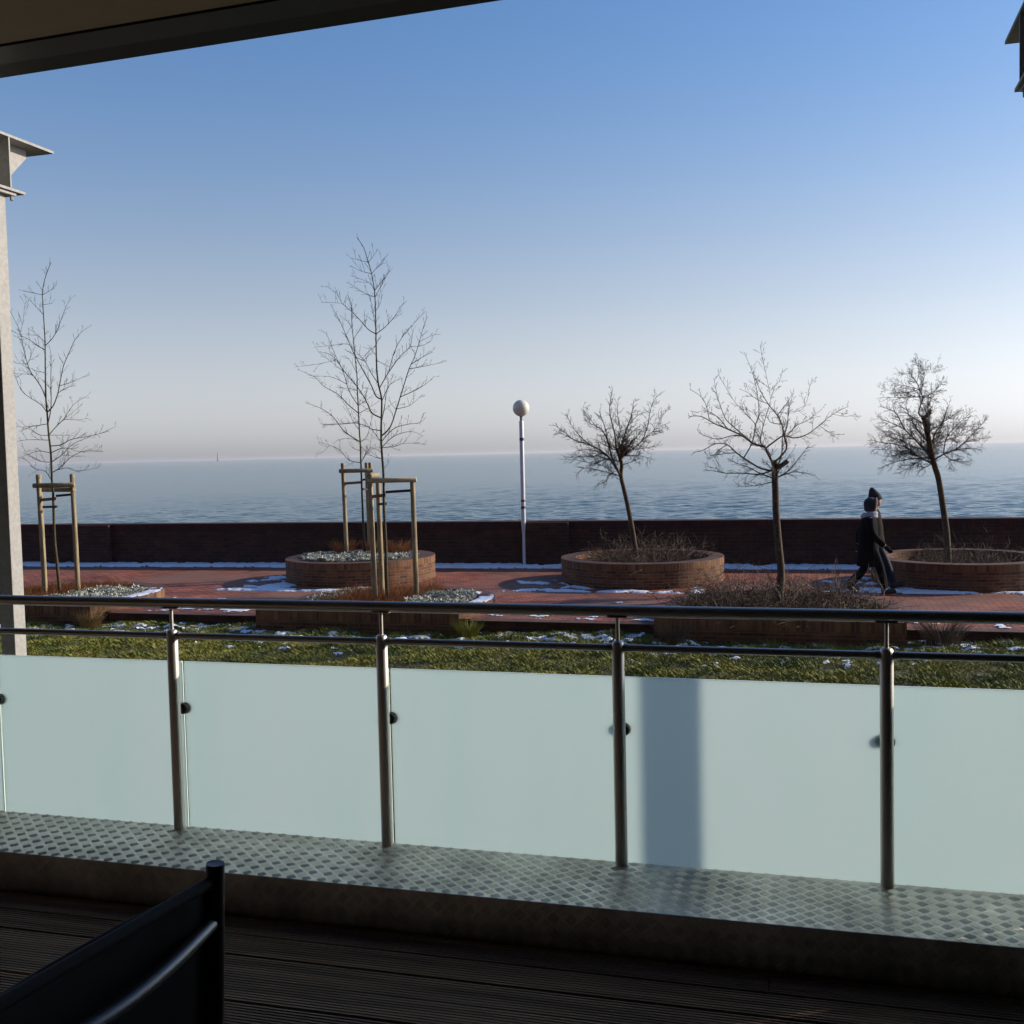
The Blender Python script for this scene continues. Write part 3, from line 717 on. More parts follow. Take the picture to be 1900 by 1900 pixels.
tree('young_tree', 'thinner young bare tree staked in the round planter, farther back', None, B2, None, None,
 [(Z6, [(842,1000),(825,700),(810,300),(800,0)]), (Z5, [(795,1800),(785,1600),(775,1400),(770,1250),(755,1100),(740,950),(725,800),(722,650),(690,560)])],
 [(Z5, l) for l in [
 [(770,1510),(700,1400),(650,1230),(590,1110),(540,990),(500,900),(455,875)], [(770,1580),(690,1520),(600,1430),(475,1360),(400,1280),(250,1215)],
 [(785,1740),(740,1680),(690,1560),(600,1440)], [(720,1890),(660,1760),(560,1630),(440,1550),(310,1505)], [(720,1310),(620,1310),(520,1275),(390,1275)],
 [(785,1560),(860,1480),(920,1430)], [(800,1600),(880,1550),(970,1490)], [(805,1890),(860,1800),(900,1650),(930,1560)], [(750,1050),(690,990),(560,1000),(390,1020)],
 [(745,960),(800,850),(840,780)], [(730,850),(680,780),(620,740)], [(785,1860),(700,1820),(590,1840)], [(650,1230),(560,1160),(470,1080)], [(760,1120),(830,1130),(900,1060),(950,980)],
 [(720,780),(730,690),(700,620)], [(760,1230),(700,1120),(640,1100)], [(790,1700),(700,1690),(560,1700),(450,1690)], [(775,1420),(690,1380),(580,1370)]]]
 + [(Z6, l) for l in [[(800,230),(700,160),(620,70),(530,30),(430,0)], [(820,190),(850,100),(890,40),(895,-60)], [(790,90),(730,50),(700,0)], [(805,150),(880,80),(960,40)], [(540,50),(470,90),(420,105)]]],
 .03, .005, .09, .27, 2, M['bark'], 31, G1, up=.75, lr=.0085, kdepth=.5)
tree('bare_tree', 'smallest bare tree leaning over the brambles, next to the lamp', None, B4, None, None,
 [(Z7, [(1145,1290),(1110,1050),(1070,850),(1035,700),(1040,620),(1025,560),(1005,500)])],
 [(Z7, l) for l in [
 [(1035,700),(960,580),(910,530),(820,480),(700,440),(640,390),(570,340)], [(1030,690),(970,560),(940,450),(900,370),(850,340),(800,260)],
 [(1020,600),(1000,500),(990,400),(960,280),(955,200),(975,90)], [(1045,600),(1040,480),(1080,350),(1110,260),(1125,160)], [(1050,580),(1110,510),(1180,450),(1220,350),(1250,200),(1300,120)],
 [(1180,450),(1260,380),(1310,300),(1370,210)], [(1220,400),(1300,350),(1380,320)], [(1030,700),(960,680),(920,740),(840,770)], [(980,660),(900,620),(800,600),(700,580),(610,580)],
 [(1010,690),(900,660),(780,640),(720,690)], [(1050,560),(1130,550),(1200,560),(1240,590)], [(910,540),(830,560),(740,560),(640,570)], [(820,480),(750,420),(680,330),(650,250)],
 [(940,450),(920,350),(880,240)], [(990,480),(1030,380),(1010,260),(1015,150)], [(700,440),(620,400),(560,400)], [(950,560),(860,520),(780,510),(700,530)], [(1110,510),(1200,500),(1300,480)], [(850,340),(780,300),(770,200)], [(1080,350),(1150,270),(1230,240)],
 [(1040,620),(1100,600),(1170,570)], [(960,580),(880,590),(800,640)]]],
 .060, .036, .038, .27, 3, M['bark2'], 41, G2, up=.2, lr=.0145, kdepth=.7, extra=12, extra_zone=(.75, 1), extra_len=1.0)
tree('bare_tree', 'bare tree with sawn stubs and the widest crown, in the bramble planter', None, B5, None, None,
 [(Z8b, [(1165,860),(1185,600),(1168,400),(1150,200),(1138,0)]), (Z8, [(945,1300),(940,1180),(945,1090)])],
 [(Z8, [(950,1100),(1000,1060),(1055,1020)], 'stub'), (Z8, [(950,1100),(950,1060),(935,1025)], 'stub')] + [(Z8, l) for l in [
 [(945,1100),(870,940),(850,900),(750,870),(650,800),(520,740),(400,690),(290,630),(180,630)], [(850,900),(810,850),(840,700),(890,530)],
 [(930,1110),(820,1090),(700,1020),(600,950),(520,880),(420,870),(300,930),(220,945)], [(690,990),(740,860),(770,700),(800,600),(780,400),(740,240),(680,90)],
 [(910,1120),(800,1140),(650,1130),(500,1130),(400,1110),(310,1100)], [(1035,1000),(1040,920),(1020,800),(1000,700),(960,620),(880,520),(800,380),(750,240)],
 [(860,900),(950,840),(1020,800),(1110,820),(1220,790),(1330,710),(1450,610),(1590,540)], [(1020,800),(1050,700),(1060,580),(1100,430)], [(1050,810),(1130,710),(1220,670),(1350,570)],
 [(900,540),(940,360),(980,320),(1010,210)], [(890,500),(870,300),(830,120),(810,0)], [(1060,600),(1160,580),(1220,500),(1250,350),(1280,310)],
 [(740,870),(620,760),(540,690),(500,640),(440,480),(400,290)], [(400,600),(330,520),(270,440),(190,390)], [(1000,1170),(1060,1110),(1150,1000),(1250,870)],
 [(960,1200),(900,1210),(780,1240),(600,1250)], [(990,1170),(1100,1120),(1200,1130),(1300,1145)], [(520,740),(440,640),(330,580),(250,600)], [(600,950),(480,960),(350,980)],
 [(770,700),(680,600),(600,520),(540,430),(440,260)], [(650,800),(560,800),(430,830),(300,790),(250,740)], [(1330,710),(1440,780),(1550,790)], [(1450,620),(1560,630),(1660,610)],
 [(840,700),(750,600),(640,540)], [(1000,700),(900,680),(860,600)], [(500,1130),(420,1090),(340,1070)], [(870,750),(860,860)], [(960,620),(1040,520),(1090,440)], [(880,520),(780,480),(700,420),(630,390)], [(520,880),(440,930),(380,1000),(330,990)]]],
 .066, .050, .050, .21, 3, M['bark2'], 53, G2, up=.15, lr=.0135, kdepth=.55, extra=5, extra_zone=(.9, 1), extra_len=1.2)
tree('bare_tree', 'densest bare tree with a second tuft on top, behind the two walkers', None, B6, None, None,
 [(Z9, [(1120,1900),(1080,1600),(1040,1350),(1000,1220),(960,1050),(930,900),(900,760),(880,725)])],
 [(Z9, [(890,730),(940,705),(955,655)], 'stub')] + [(Z9, l) for l in [
 [(890,730),(840,690),(860,600),(880,540),(860,480),(820,380),(760,300),(740,230)], [(880,540),(960,490),(1040,420),(1080,380)], [(860,480),(880,380),(900,280),(850,200)], [(820,380),(840,260),(830,120)],
 [(840,440),(700,410),(600,390),(540,360)], [(860,530),(700,530),(580,530),(460,530)], [(850,460),(720,480),(600,470),(460,440)], [(800,340),(700,290),(640,270)], [(900,300),(960,250),(1040,200)],
 [(990,1180),(900,1060),(800,950),(700,850),(620,700),(550,650),(450,620)], [(960,1130),(850,1130),(740,1050),(600,1000),(450,980),(350,950)],
 [(970,1200),(880,1150),(750,1150),(600,1180),(450,1240)], [(1040,1160),(1090,1100),(1200,1060),(1300,980),(1400,880),(1530,740)], [(1090,1110),(1110,960),(1180,850),(1300,740),(1380,670)],
 [(970,1030),(1000,900),(1080,780),(1120,650),(1150,600)], [(930,1000),(830,860),(740,700),(700,600)], [(1100,1130),(1200,1170),(1380,1170)], [(1300,980),(1420,960),(1530,920)],
 [(800,950),(680,930),(560,880),(430,860)], [(700,850),(600,800),(500,760),(420,740)], [(850,1130),(700,1080),(560,1060),(360,1050)], [(1180,850),(1280,830),(1400,800)], [(1200,1060),(1340,1040),(1450,1050)],
 [(1000,900),(1060,850),(1100,700)], [(940,900),(840,800),(820,720)], [(960,1200),(860,1260),(830,1300)], [(880,1150),(760,1220),(640,1300)], [(1080,780),(1200,700),(1290,650)], [(900,1060),(780,1020),(640,950),(480,920)], [(1110,960),(1220,930),(1330,870),(1450,840)], [(740,1050),(620,1110),(480,1130)]]],
 .068, .046, .033, .31, 3, M['bark2'], 67, G2, lr=.0145, kdepth=.7, extra=10, extra_zone=(.5, .9), extra_len=1.3, fineness=.0023, up=.12)

# ------------------------------------------------------------------ tree stakes
LAT = Vector((math.cos(YAW), math.sin(YAW), 0))
def stakes(base, lefts, zt, zb, label, over, rad=.044, third=(-.2, .42), flip=False):
    t = empty('tree_stake_frame', base, label, 'stake frame', 'wooden stake frames holding the young trees')
    B = Vector(base); P = [B + LAT * lefts[0], B + LAT * lefts[1], B + LAT * third[0] + NH * third[1]]
    tops = []
    for i, p in enumerate(P):
        lean = LAT * (-.03 if i == 0 else -.02)
        q = Vector((p.x, p.y, zt)) + lean; tops.append(q)
        b = MB(); b.tube([Vector((p.x, p.y, base[2] - .15)), (Vector((p.x, p.y, base[2])) + Vector((q.x, q.y, zt))) / 2, q - Vector((0, 0, .012)), q], [rad * 1.05, rad, rad * .97, rad * .86], 12)
        b.build('stake', M['wood'], t, smooth=True)
    def bar(a, c, z, ext=.07, off=0, mt=M['wood']):
        a = Vector((a.x, a.y, z)) - NH * off; c = Vector((c.x, c.y, z)) - NH * off; d = (c - a).normalized()
        b = MB(); b.tube([a - d * ext, a - d * (ext - .008), c + d * (ext - .008), c + d * ext], [rad * .86, rad, rad * .97, rad * .84], 12)
        b.build('crossbar', mt, t, smooth=True)
    o = 0 if over else rad * 1.6
    bar(tops[0], tops[1], zb, off=o, mt=M['pale_wood'] if over else M['wood'])
    bar(tops[0], tops[2], zb + (rad * 1.9 if over else 0), .05, 0)
    if not over: bar(tops[1], tops[2], zb - .09, .05, 0)
    tx = Vector((base[0], base[1], 0)) + LAT * (-.01)
    def band(a, c, z, h, mt):
        b = MB(); a = Vector((a.x, a.y, z)); c = Vector((c.x, c.y, z + .02))
        n = Vector((-(c - a).y, (c - a).x, 0)).normalized() * .014; k = len(b.v)
        for q in (a - n, a + n, c + n, c - n): b.v.append((q.x, q.y, q.z - h)); 
        for q in (a - n, a + n, c + n, c - n): b.v.append((q.x, q.y, q.z + h))
        for f in ((0,1,2,3),(7,6,5,4),(0,4,5,1),(1,5,6,2),(2,6,7,3),(3,7,4,0)): b.face([k + i for i in f])
        b.build('strap', mt, t)
    band(tops[0] + LAT * .03 - NH * .02, tx, zb - .27, .028, M['strap_b']); band(tx, tops[1], zb - .2, .022, M['strap'])
    band(tops[2], tx, zb - .42, .022, M['strap'])
    return t
stakes(B1, (-.30, .32), 2.40, 2.20, 'wooden stake frame around the young tree in the far left planter', False, third=(-.49, .45))
stakes(B3, (-.24, .47), 2.19, 2.19, 'palest wooden stake frame with its bar on top, nearest the railing', True, third=(-.17, .45))
stakes(B2, (-.40, .18), 2.47, 2.30, 'dark barred stake frame in the round planter, behind the palest frame', False, third=(.05, .40))

# ------------------------------------------------------------------ lamp, beacon
LB = base_at(972, Y=ywall(-6.5) - .12, z=0)
lp = empty('street_lamp', LB, 'white globe street lamp standing against the sea wall', 'street lamp')
top = 3.42
b = MB(); b.tube([(LB[0], LB[1], 0), (LB[0], LB[1], .95)], .036, 16); b.build('lower_pole', M['white'], lp, smooth=True)
b = MB(); b.tube([(LB[0], LB[1], .80), (LB[0], LB[1], .95), (LB[0], LB[1], top - .10), (LB[0], LB[1], top - .08)], [.036, .052, .050, .04], 20); b.build('upper_pole', M['white'], lp, smooth=True)
b = MB(); b.tube([(LB[0], LB[1], top - .11), (LB[0], LB[1], top + .01), (LB[0], LB[1], top + .04)], [.03, .035, .07], 16); b.build('collar', M['grey_metal'], lp, smooth=True)
b = MB(); b.ball((LB[0], LB[1], top + .205), .19, .19, .19, 32, 20); b.build('globe', M['globe'], lp, smooth=True)
for z, h, mt in ((2.88, .07, M['sticker']), (1.32, .06, M['sticker']), (1.48, .05, M['sticker_r'])):
    b = MB(); b.tube([(LB[0], LB[1], z), (LB[0], LB[1], z + h)], .0525, 20, cap=False); b.build('sticker', mt, lp, smooth=True)
bd = ray(404.5, 856); bd2 = EYE + bd * (3200 / bd.y)
bc = empty('sea_beacon', (bd2.x, bd2.y, -3), 'tiny grey beacon tower far out on the horizon', 'beacon')
def bx_(x, y): return (bd2.x + x, bd2.y + y)
b = MB(); b.tube([(*bx_(0, 0), -3), (*bx_(0, 0), 16)], [3.2, 2.6], 12); b.build('tower', M['grey_metal'], bc)
b = MB(); b.tube([(*bx_(0, 0), 16), (*bx_(0, 0), 27)], [2.0, 1.5], 10); b.build('mast', M['grey_metal'], bc)

# ------------------------------------------------------------------ balcony floor, sill, railing
DZ = .848; SZ = 1.006; BX0, BX1 = -7.4, 1.62
b = MB(); bw, gap = .142, .006; y = 3.612; row = 0
rnd = random.Random(3)
while y > -2.2:
    y0 = y - bw
    cuts = [BX0 + .02, BX1 - .02]; j = -.15 + (row % 2) * 1.7 + rnd.uniform(-.02, .02); cuts[1:1] = sorted(v for v in (j - 4.0, j) if BX0 < v < BX1)
    dz = rnd.uniform(-.0015, .0015)
    for a, c in zip(cuts[:-1], cuts[1:]):
        prof = []; k = 9; step = bw / k
        for i in range(k):
            ya = y0 + i * step
            prof += [(ya + .0015, 0), (ya + step * .52, 0), (ya + step * .62, -.0045), (ya + step * .98, -.0045)]
        prof = [(y0, -.022)] + prof + [(y, -.022)]
        k0 = len(b.v)
        for x in (a + .0015, c - .0015):
            for q in prof: b.v.append((x, q[0], DZ + q[1] + dz))
        n = len(prof)
        for i in range(n - 1): b.face((k0 + i, k0 + n + i, k0 + n + i + 1, k0 + i + 1))
        b.face([k0 + i for i in range(n)]); b.face([k0 + n + i for i in range(n)][::-1])
    y = y0 - gap; row += 1
b.build('floor', M['deck'])['kind'] = 'structure'
b = MB(); b.box(BX0, BX1, -2.4, 4.04, .55, DZ - .03); b.build('floor_slab', M['fascia'])['kind'] = 'structure'
b = MB(); b.box(-9, 5, -2.4, 3.9, -.3, .545)
tag(b.build('basement_wall', M['plaster']), 'plain plaster wall under the balcony, below the railing', 'wall')
sl = empty('balcony_sill', (-2, 3.9, DZ), 'low aluminium tread plate sill with lozenge pattern under the railing posts', 'sill')
SY0, SY1 = 3.622, 4.062
b = MB(); b.box(BX0, BX1, SY0, SY1, DZ - .028, SZ); b.build('plate', M['tread'], sl, bevel=.004)
def bar5(b, org, ux, uy, un, ang):
    c, s_ = math.cos(ang), math.sin(ang)
    for q in range(5):
        o_ = (q - 2) * .0068; L = .0195 - abs(q - 2) * .0016; w = .0022
        cen = org + (ux * -s_ + uy * c) * o_; d = ux * c + uy * s_; e = ux * -s_ + uy * c
        k = len(b.v)
        b.v += [tuple(cen - d * L), tuple(cen - d * L * .6 - e * w), tuple(cen + d * L * .6 - e * w), tuple(cen + d * L), tuple(cen + d * L * .6 + e * w), tuple(cen - d * L * .6 + e * w),
                tuple(cen - d * L * .72 + un * .0013), tuple(cen + d * L * .72 + un * .0013)]
        b.face((k, k+1, k+6)); b.face((k+1, k+2, k+7, k+6)); b.face((k+2, k+3, k+7)); b.face((k+3, k+4, k+7)); b.face((k+4, k+5, k+6, k+7)); b.face((k+5, k, k+6))
b = MB(); px_, py_ = .0625, .0575
i = 0; x = -5.0
while x < BX1 - .03:
    yy = SY0 + .02; j = 0
    while yy < SY1 - .015:
        bar5(b, Vector((x + (0 if j % 2 == 0 else px_ / 2), yy, SZ + .0002)), Vector((1, 0, 0)), Vector((0, 1, 0)), Vector((0, 0, 1)), R(45) if j % 2 == 0 else R(-45))
        yy += py_ / 2; j += 1
    zz = DZ + .02; j = 0
    while zz < SZ - .02:
        bar5(b, Vector((x + (0 if j % 2 == 0 else px_ / 2), SY0 - .0002, zz)), Vector((1, 0, 0)), Vector((0, 0, 1)), Vector((0, -1, 0)), R(45) if j % 2 == 0 else R(-45))
        zz += py_ / 2; j += 1
    x += px_
b.build('tread_bars', M['tread'], sl)
rl = empty('balcony_railing', (-1.7, 4.07, SZ), 'stainless steel balcony railing with frosted glass panels in the foreground', 'railing')
PY = 4.03; GY = 4.105; PXs = [-.733 + .970 * k for k in range(-6, 3)] + [BX1]
b = MB(); b.tube([(BX0, PY, 1.992), (-2.06, PY, 1.992)], .0215, 24, cap=False); b.tube([(-2.0585, PY, 1.992), (BX1, PY, 1.992)], .0215, 24, cap=False)
b.tube([(-2.0605, PY, 1.992), (-2.058, PY, 1.992)], .0205, 24, cap=False)
b.build('handrail', M['rail'], rl, smooth=True)
for i, x in enumerate(PXs):
    b = MB(); b.tube([(x, PY, SZ - .001), (x, PY, 1.862), (x, PY, 1.872), (x, PY, 1.878)], [.0241, .0241, .021, .012], 24)
    po = b.build('post', M['steel'], rl, smooth=True)
    b = MB(); b.tube([(x, PY, 1.876), (x, PY, 1.972)], .0078, 12); b.box(x - .038, x + .038, PY - .013, PY + .013, 1.9665, 1.9705); b.build('rail_support', M['steel'], po, smooth=True)
    b = MB()
    for xo in (.014, -.014):
        if xo > 0: b.tube([(x + .008, GY - .032, 1.520), (x + .008, GY - .0095, 1.520)], [.022, .025], 24)
        b.tube([(x + xo, GY + .0095, 1.520), (x + xo, GY + .02, 1.520)], [.024, .020], 24)
    b.tube([(x, PY + .02, 1.520), (x, GY - .012, 1.520)], .012, 12)
    b.build('glass_clamp', M['rubber'], po, smooth=True)
    if i < len(PXs) - 1:
        x2 = PXs[i + 1]
        b = MB(); b.tube([(x + .020, PY, 1.850), (x + .040, PY, 1.850)], .0165, 16); b.tube([(x2 - .040, PY, 1.850), (x2 - .020, PY, 1.850)], .0165, 16)
        b.tube([(x + .03, PY, 1.850), (x2 - .03, PY, 1.850)], .0140, 20); b.build('mid_rail', M['rail'], rl, smooth=True)
        b = MB(); g1 = .013 if x > 1 else .005; g2 = .013 if x2 > 1 else .005; b.box(x + g1, x2 - g2, GY - .006, GY + .006, .92, 1.724); b.m = {1: 1, 3: 1, 4: 1}; b.build('glass_panel', [M['frost'], M['glass_edge']], rl, bevel=.0012)  # gaps out of view are shaped wider to let a sun streak through

# ------------------------------------------------------------------ cantilever beams and pillars outside the railing
def hframe(X, label):
    t = empty('steel_support', (X, 4.99, LAWN_Z), label, 'steel column', 'galvanised steel columns under the cantilever beams')
    z0, z1 = 4.107, 4.400; w = .10
    pc = X + .0
    b = MB(); b.box(pc - .042, pc + .050, 4.945, 5.035, LAWN_Z - .1, z0 - .03); b.build('column', M['galv'], t, bevel=.004)
    b = MB(); b.box(pc - .085, pc + .085, 4.90, 5.08, z0 - .028, z0 - .012)
    for sx in (-.07, .07):
        for sy in (4.915, 5.06): b.tube([(pc + sx, sy, z0 - .055), (pc + sx, sy, z0 - .028)], .010, 6)
    b.build('head_plate', M['galv'], t)
    b = MB(); b.box(X - w, X + w, -2.0, 5.135, z0 - .010, z0 + .004); b.build('bottom_flange', M['galv'], t)
    b = MB(); b.box(X - w, X + w, -2.0, 5.385, z1 - .014, z1); b.build('top_flange', M['galv'], t)
    b = MB(); k = 0; prof = [(-2.0, z0 + .004), (5.04, z0 + .004), (5.06, z0 + .03), (5.27, z1 - .06), (5.27, z1 - .0145), (-2.0, z1 - .0145)]
    for xx in (X - .005, X + .005): b.v += [(xx, p[0], p[1]) for p in prof]
    n = len(prof); b.face(range(n)); b.face([n + q for q in range(n)][::-1])
    for q in range(n): b.face((q, n + q, n + (q + 1) % n, (q + 1) % n))
    b.build('web', M['galv'], t)
    b = MB()
    for s in (-1, 1):
        for yy in (4.90, 5.022): b.box(*sorted((X + s * .006, X + s * .098)), yy, yy + .010, z0 + .005, z1 - .0145)
    b.build('stiffener', M['galv'], t)
hframe(-4.325, 'pale galvanised steel column with sunlit beam end at the left edge')
hframe(.93, 'dark steel column whose beam end shows at the top right corner')

# ------------------------------------------------------------------ roof over the balcony and the house behind
rf = empty('balcony_roof', (-2, 4.28, 4.45), 'dark edge and brown underside of the balcony roof, top left', 'roof')
b = MB(); b.box(-9, 5, -2.4, 4.352, 4.452, 4.75); b.build('slab', M['fascia'], rf)
b = MB(); b.box(-8.9, 4.9, -2.2, 3.99, 4.432, 4.449)
cl = b.build('soffit', M['ceiling'], rf)
b = MB(); b.box(-9, 5, 4.00, 4.17, 4.425, 4.4495); b.build('awning_box', M['black'], rf)
b = MB(); b.box(-9, 5, 4.19, 4.345, 4.44, 4.4495); b.build('fascia_strip', M['fascia'], rf)
rf.rotation_euler = (0, 0, R(-1.7))
ho = empty('house', (-2, -2.4, .55), 'unseen house behind the balcony, its tall dark brick walls and side walls added for shade', 'house')
b = MB(); b.box(-9, -5.6, -2.6, -2.4, .55, 4.45); b.box(1.2, 5, -2.6, -2.4, .55, 4.45); b.box(-5.6, 1.2, -2.6, -2.4, 3.2, 4.45); b.build('wall_body', M['plaster'], ho)
b = MB(); b.box(-5.6, 1.2, -2.55, -2.5, .86, 3.2); b.build('dark_window', M['black'], ho)
for xa, xb, za, zb in ((-40, -9.02, -.3, 21), (5.02, 32, -.3, 21), (-9, 5, 4.76, 21)):  # tall unseen walls, added to dim skylight on planter and sea wall faces
    b = MB(); b.box(xa, xb, -2.9, -2.42, za, zb); b.build('added_shade_wall', M['wall'], ho)
for xs_, lab in (((BX1 + .02, BX1 + .2), 'r'), ((BX0 - .2, BX0 - .02), 'l')):  # unseen walls added to keep sun and sky off the deck and chair
    b = MB(); b.box(xs_[0], xs_[1], -2.39, 4.20, .55, 4.41); b.build('light_block_wall', M['fascia'], ho)

# ------------------------------------------------------------------ garden chair
ch_d = 2.2
def cam_pt(fwd, lat, z): return Vector((0, 0, z)) + NH * fwd + LAT * lat
ct = empty('garden_chair', (-1.3, 1.9, DZ), 'black stacking garden chair with a bowed back bar, at lower left', 'chair')
A = on_z(399, 1612, 1.762); Bn = on_z(0, 1838, 1.762); Bn = A + (Bn - A) * 1.28
e = (Bn - A); e.z = 0; W = e.length; e.normalize(); nrm = Vector((-e.y, e.x, 0))     # nrm: towards the back side
if nrm.dot(LAT) < 0: nrm = -nrm
def cp(u, v, z): return A.xy.to_3d() + e * u + nrm * v + Vector((0, 0, z))
for u in (0, W):
    b = MB(); pts = [cp(u, -.05, DZ + .005), cp(u, -.04, DZ + .42), cp(u, -.015, 1.45), cp(u, 0, 1.752), cp(u, .001, 1.755)]
    b.tube(smooth_pts(pts, 4), .0185, 16); b.build('back_post', M['black'], ct, smooth=True)
    b = MB(); b.tube([cp(u, 0, 1.755), cp(u, .0005, 1.766), cp(u, .0008, 1.771)], [.0188, .0188, .016], 20); b.build('post_cap', M['cap'], ct, smooth=True)
    b = MB(); b.tube(smooth_pts([cp(u, .52, DZ + .005), cp(u, .50, DZ + .5), cp(u, .44, DZ + .555), cp(u, .2, DZ + .57), cp(u, .01, DZ + .55)], 4), .015, 12); b.build('armrest', M['black'], ct, smooth=True)
b = MB(); rows = 12
for i in range(rows + 1):
    z = 1.742 - i * (1.742 - 1.28) / rows
    v = -.03 * (1 - (z - 1.3) / .45)
    for j in range(9):
        u = W * j / 8; bow = -.028 * math.sin(math.pi * j / 8)
        b.v.append(tuple(cp(u, v + bow, z)))
for i in range(rows):
    for j in range(8): q = i * 9 + j; b.face((q, q+1, q+10, q+9))
o = b.build('backrest', M['sling'], ct, smooth=True); s_ = o.modifiers.new('thick', 'SOLIDIFY'); s_.thickness = .004
b = MB(); b.tube([cp(0, -.004, 1.738), cp(W, -.004, 1.738)], .012, 12); b.build('top_bar', M['sling'], ct, smooth=True)
b = MB(); b.tube(smooth_pts([cp(W * t, -.006 + .028 * math.sin(math.pi * t), 1.652 - .030 * math.sin(math.pi * t)) for t in (.012, .2, .4, .6, .8, .988)], 4), .015, 14)
b.build('bowed_bar', M['grey_metal'], ct, smooth=True)
b = MB()
for i in range(7):
    for j in range(9): b.v.append(tuple(cp(W * j / 8, -.03 + .50 * i / 6, DZ + .44 - .012 * math.sin(math.pi * j / 8) + .01 * i / 6)))
for i in range(6):
    for j in range(8): q = i * 9 + j; b.face((q, q+1, q+10, q+9))
o = b.build('seat', M['sling'], ct, smooth=True); s_ = o.modifiers.new('thick', 'SOLIDIFY'); s_.thickness = .012
b = MB(); b.box(0, 1, 0, 1, 0, 1); b.v = [tuple(cp(p[0] * W, -.035 - .04 * (1 - p[2]) - .004 * p[1], DZ + .44 + p[2] * .40)) for p in b.v]; b.build('lower_sling', M['sling'], ct)

# ------------------------------------------------------------------ two walkers
M['skin'] = mat('skin', (.42, .24, .17), .6); M['coat'] = mat('black_coat_cloth', (.004, .0045, .008), .9, spec=.08, bump=.004, bscale=20)
M['scarf'] = mat('grey_scarf', (.30, .32, .42), .85, var=.1); M['hat'] = mat('dark_knit_hat', (.014, .02, .035), .9, bump=.003, bscale=60)
M['hood'] = mat('tan_hood_rim', (.35, .26, .18), .9); M['jeans'] = mat('dark_blue_jeans', (.007, .014, .035), .85, bump=.006, bscale=14)
M['shoe'] = mat('black_leather', (.012, .012, .014), .5); M['tan'] = mat('tan_jacket_cloth', (.020, .016, .012), .9, spec=.1, bump=.006, bscale=14)
M['dark_trousers'] = mat('black_trousers', (.006, .008, .016), .9, spec=.1, bump=.006, bscale=14)
M['sole'] = mat('pale_sole', (.5, .48, .44), .7)
def remesh(o, vox=.011, it=4):
    r = o.modifiers.new('remesh', 'REMESH'); r.mode = 'VOXEL'; r.voxel_size = vox; r.use_smooth_shade = True
    s = o.modifiers.new('smooth', 'SMOOTH'); s.factor = .5; s.iterations = it
def limb(b, pts, rads, n=12):
    P = smooth_pts([Vector(p) for p in pts], 3); Rr = []
    k = len(pts)
    for i in range(len(P)):
        t = i / (len(P) - 1) * (k - 1); a = min(int(t), k - 2); Rr.append(rads[a] + (rads[a+1] - rads[a]) * (t - a))
    b.tube(P, Rr, n)
def hand(b, wrist, d, n_, palm=.085):
    w = Vector(wrist); d = Vector(d).normalized(); n_ = Vector(n_).normalized(); s = d.cross(n_).normalized()
    b.tube([w - d * .02, w + d * .02, w + d * palm], [.024, .031, .030], 10)
    for i, L in enumerate((.062, .070, .066, .052)):
        o_ = s * (i - 1.5) * .017; p = w + d * (palm - .01) + o_
        b.tube([p, p + d * L * .5 - n_ * .004, p + d * L * .85 - n_ * .020, p + d * L - n_ * .034], [.0085, .008, .0075, .006], 7)
    p = w + d * .02 + s * -.024; b.tube([p, p + d * .03 - s * .018 - n_ * .01, p + d * .058 - s * .020 - n_ * .022], [.011, .010, .008], 7)
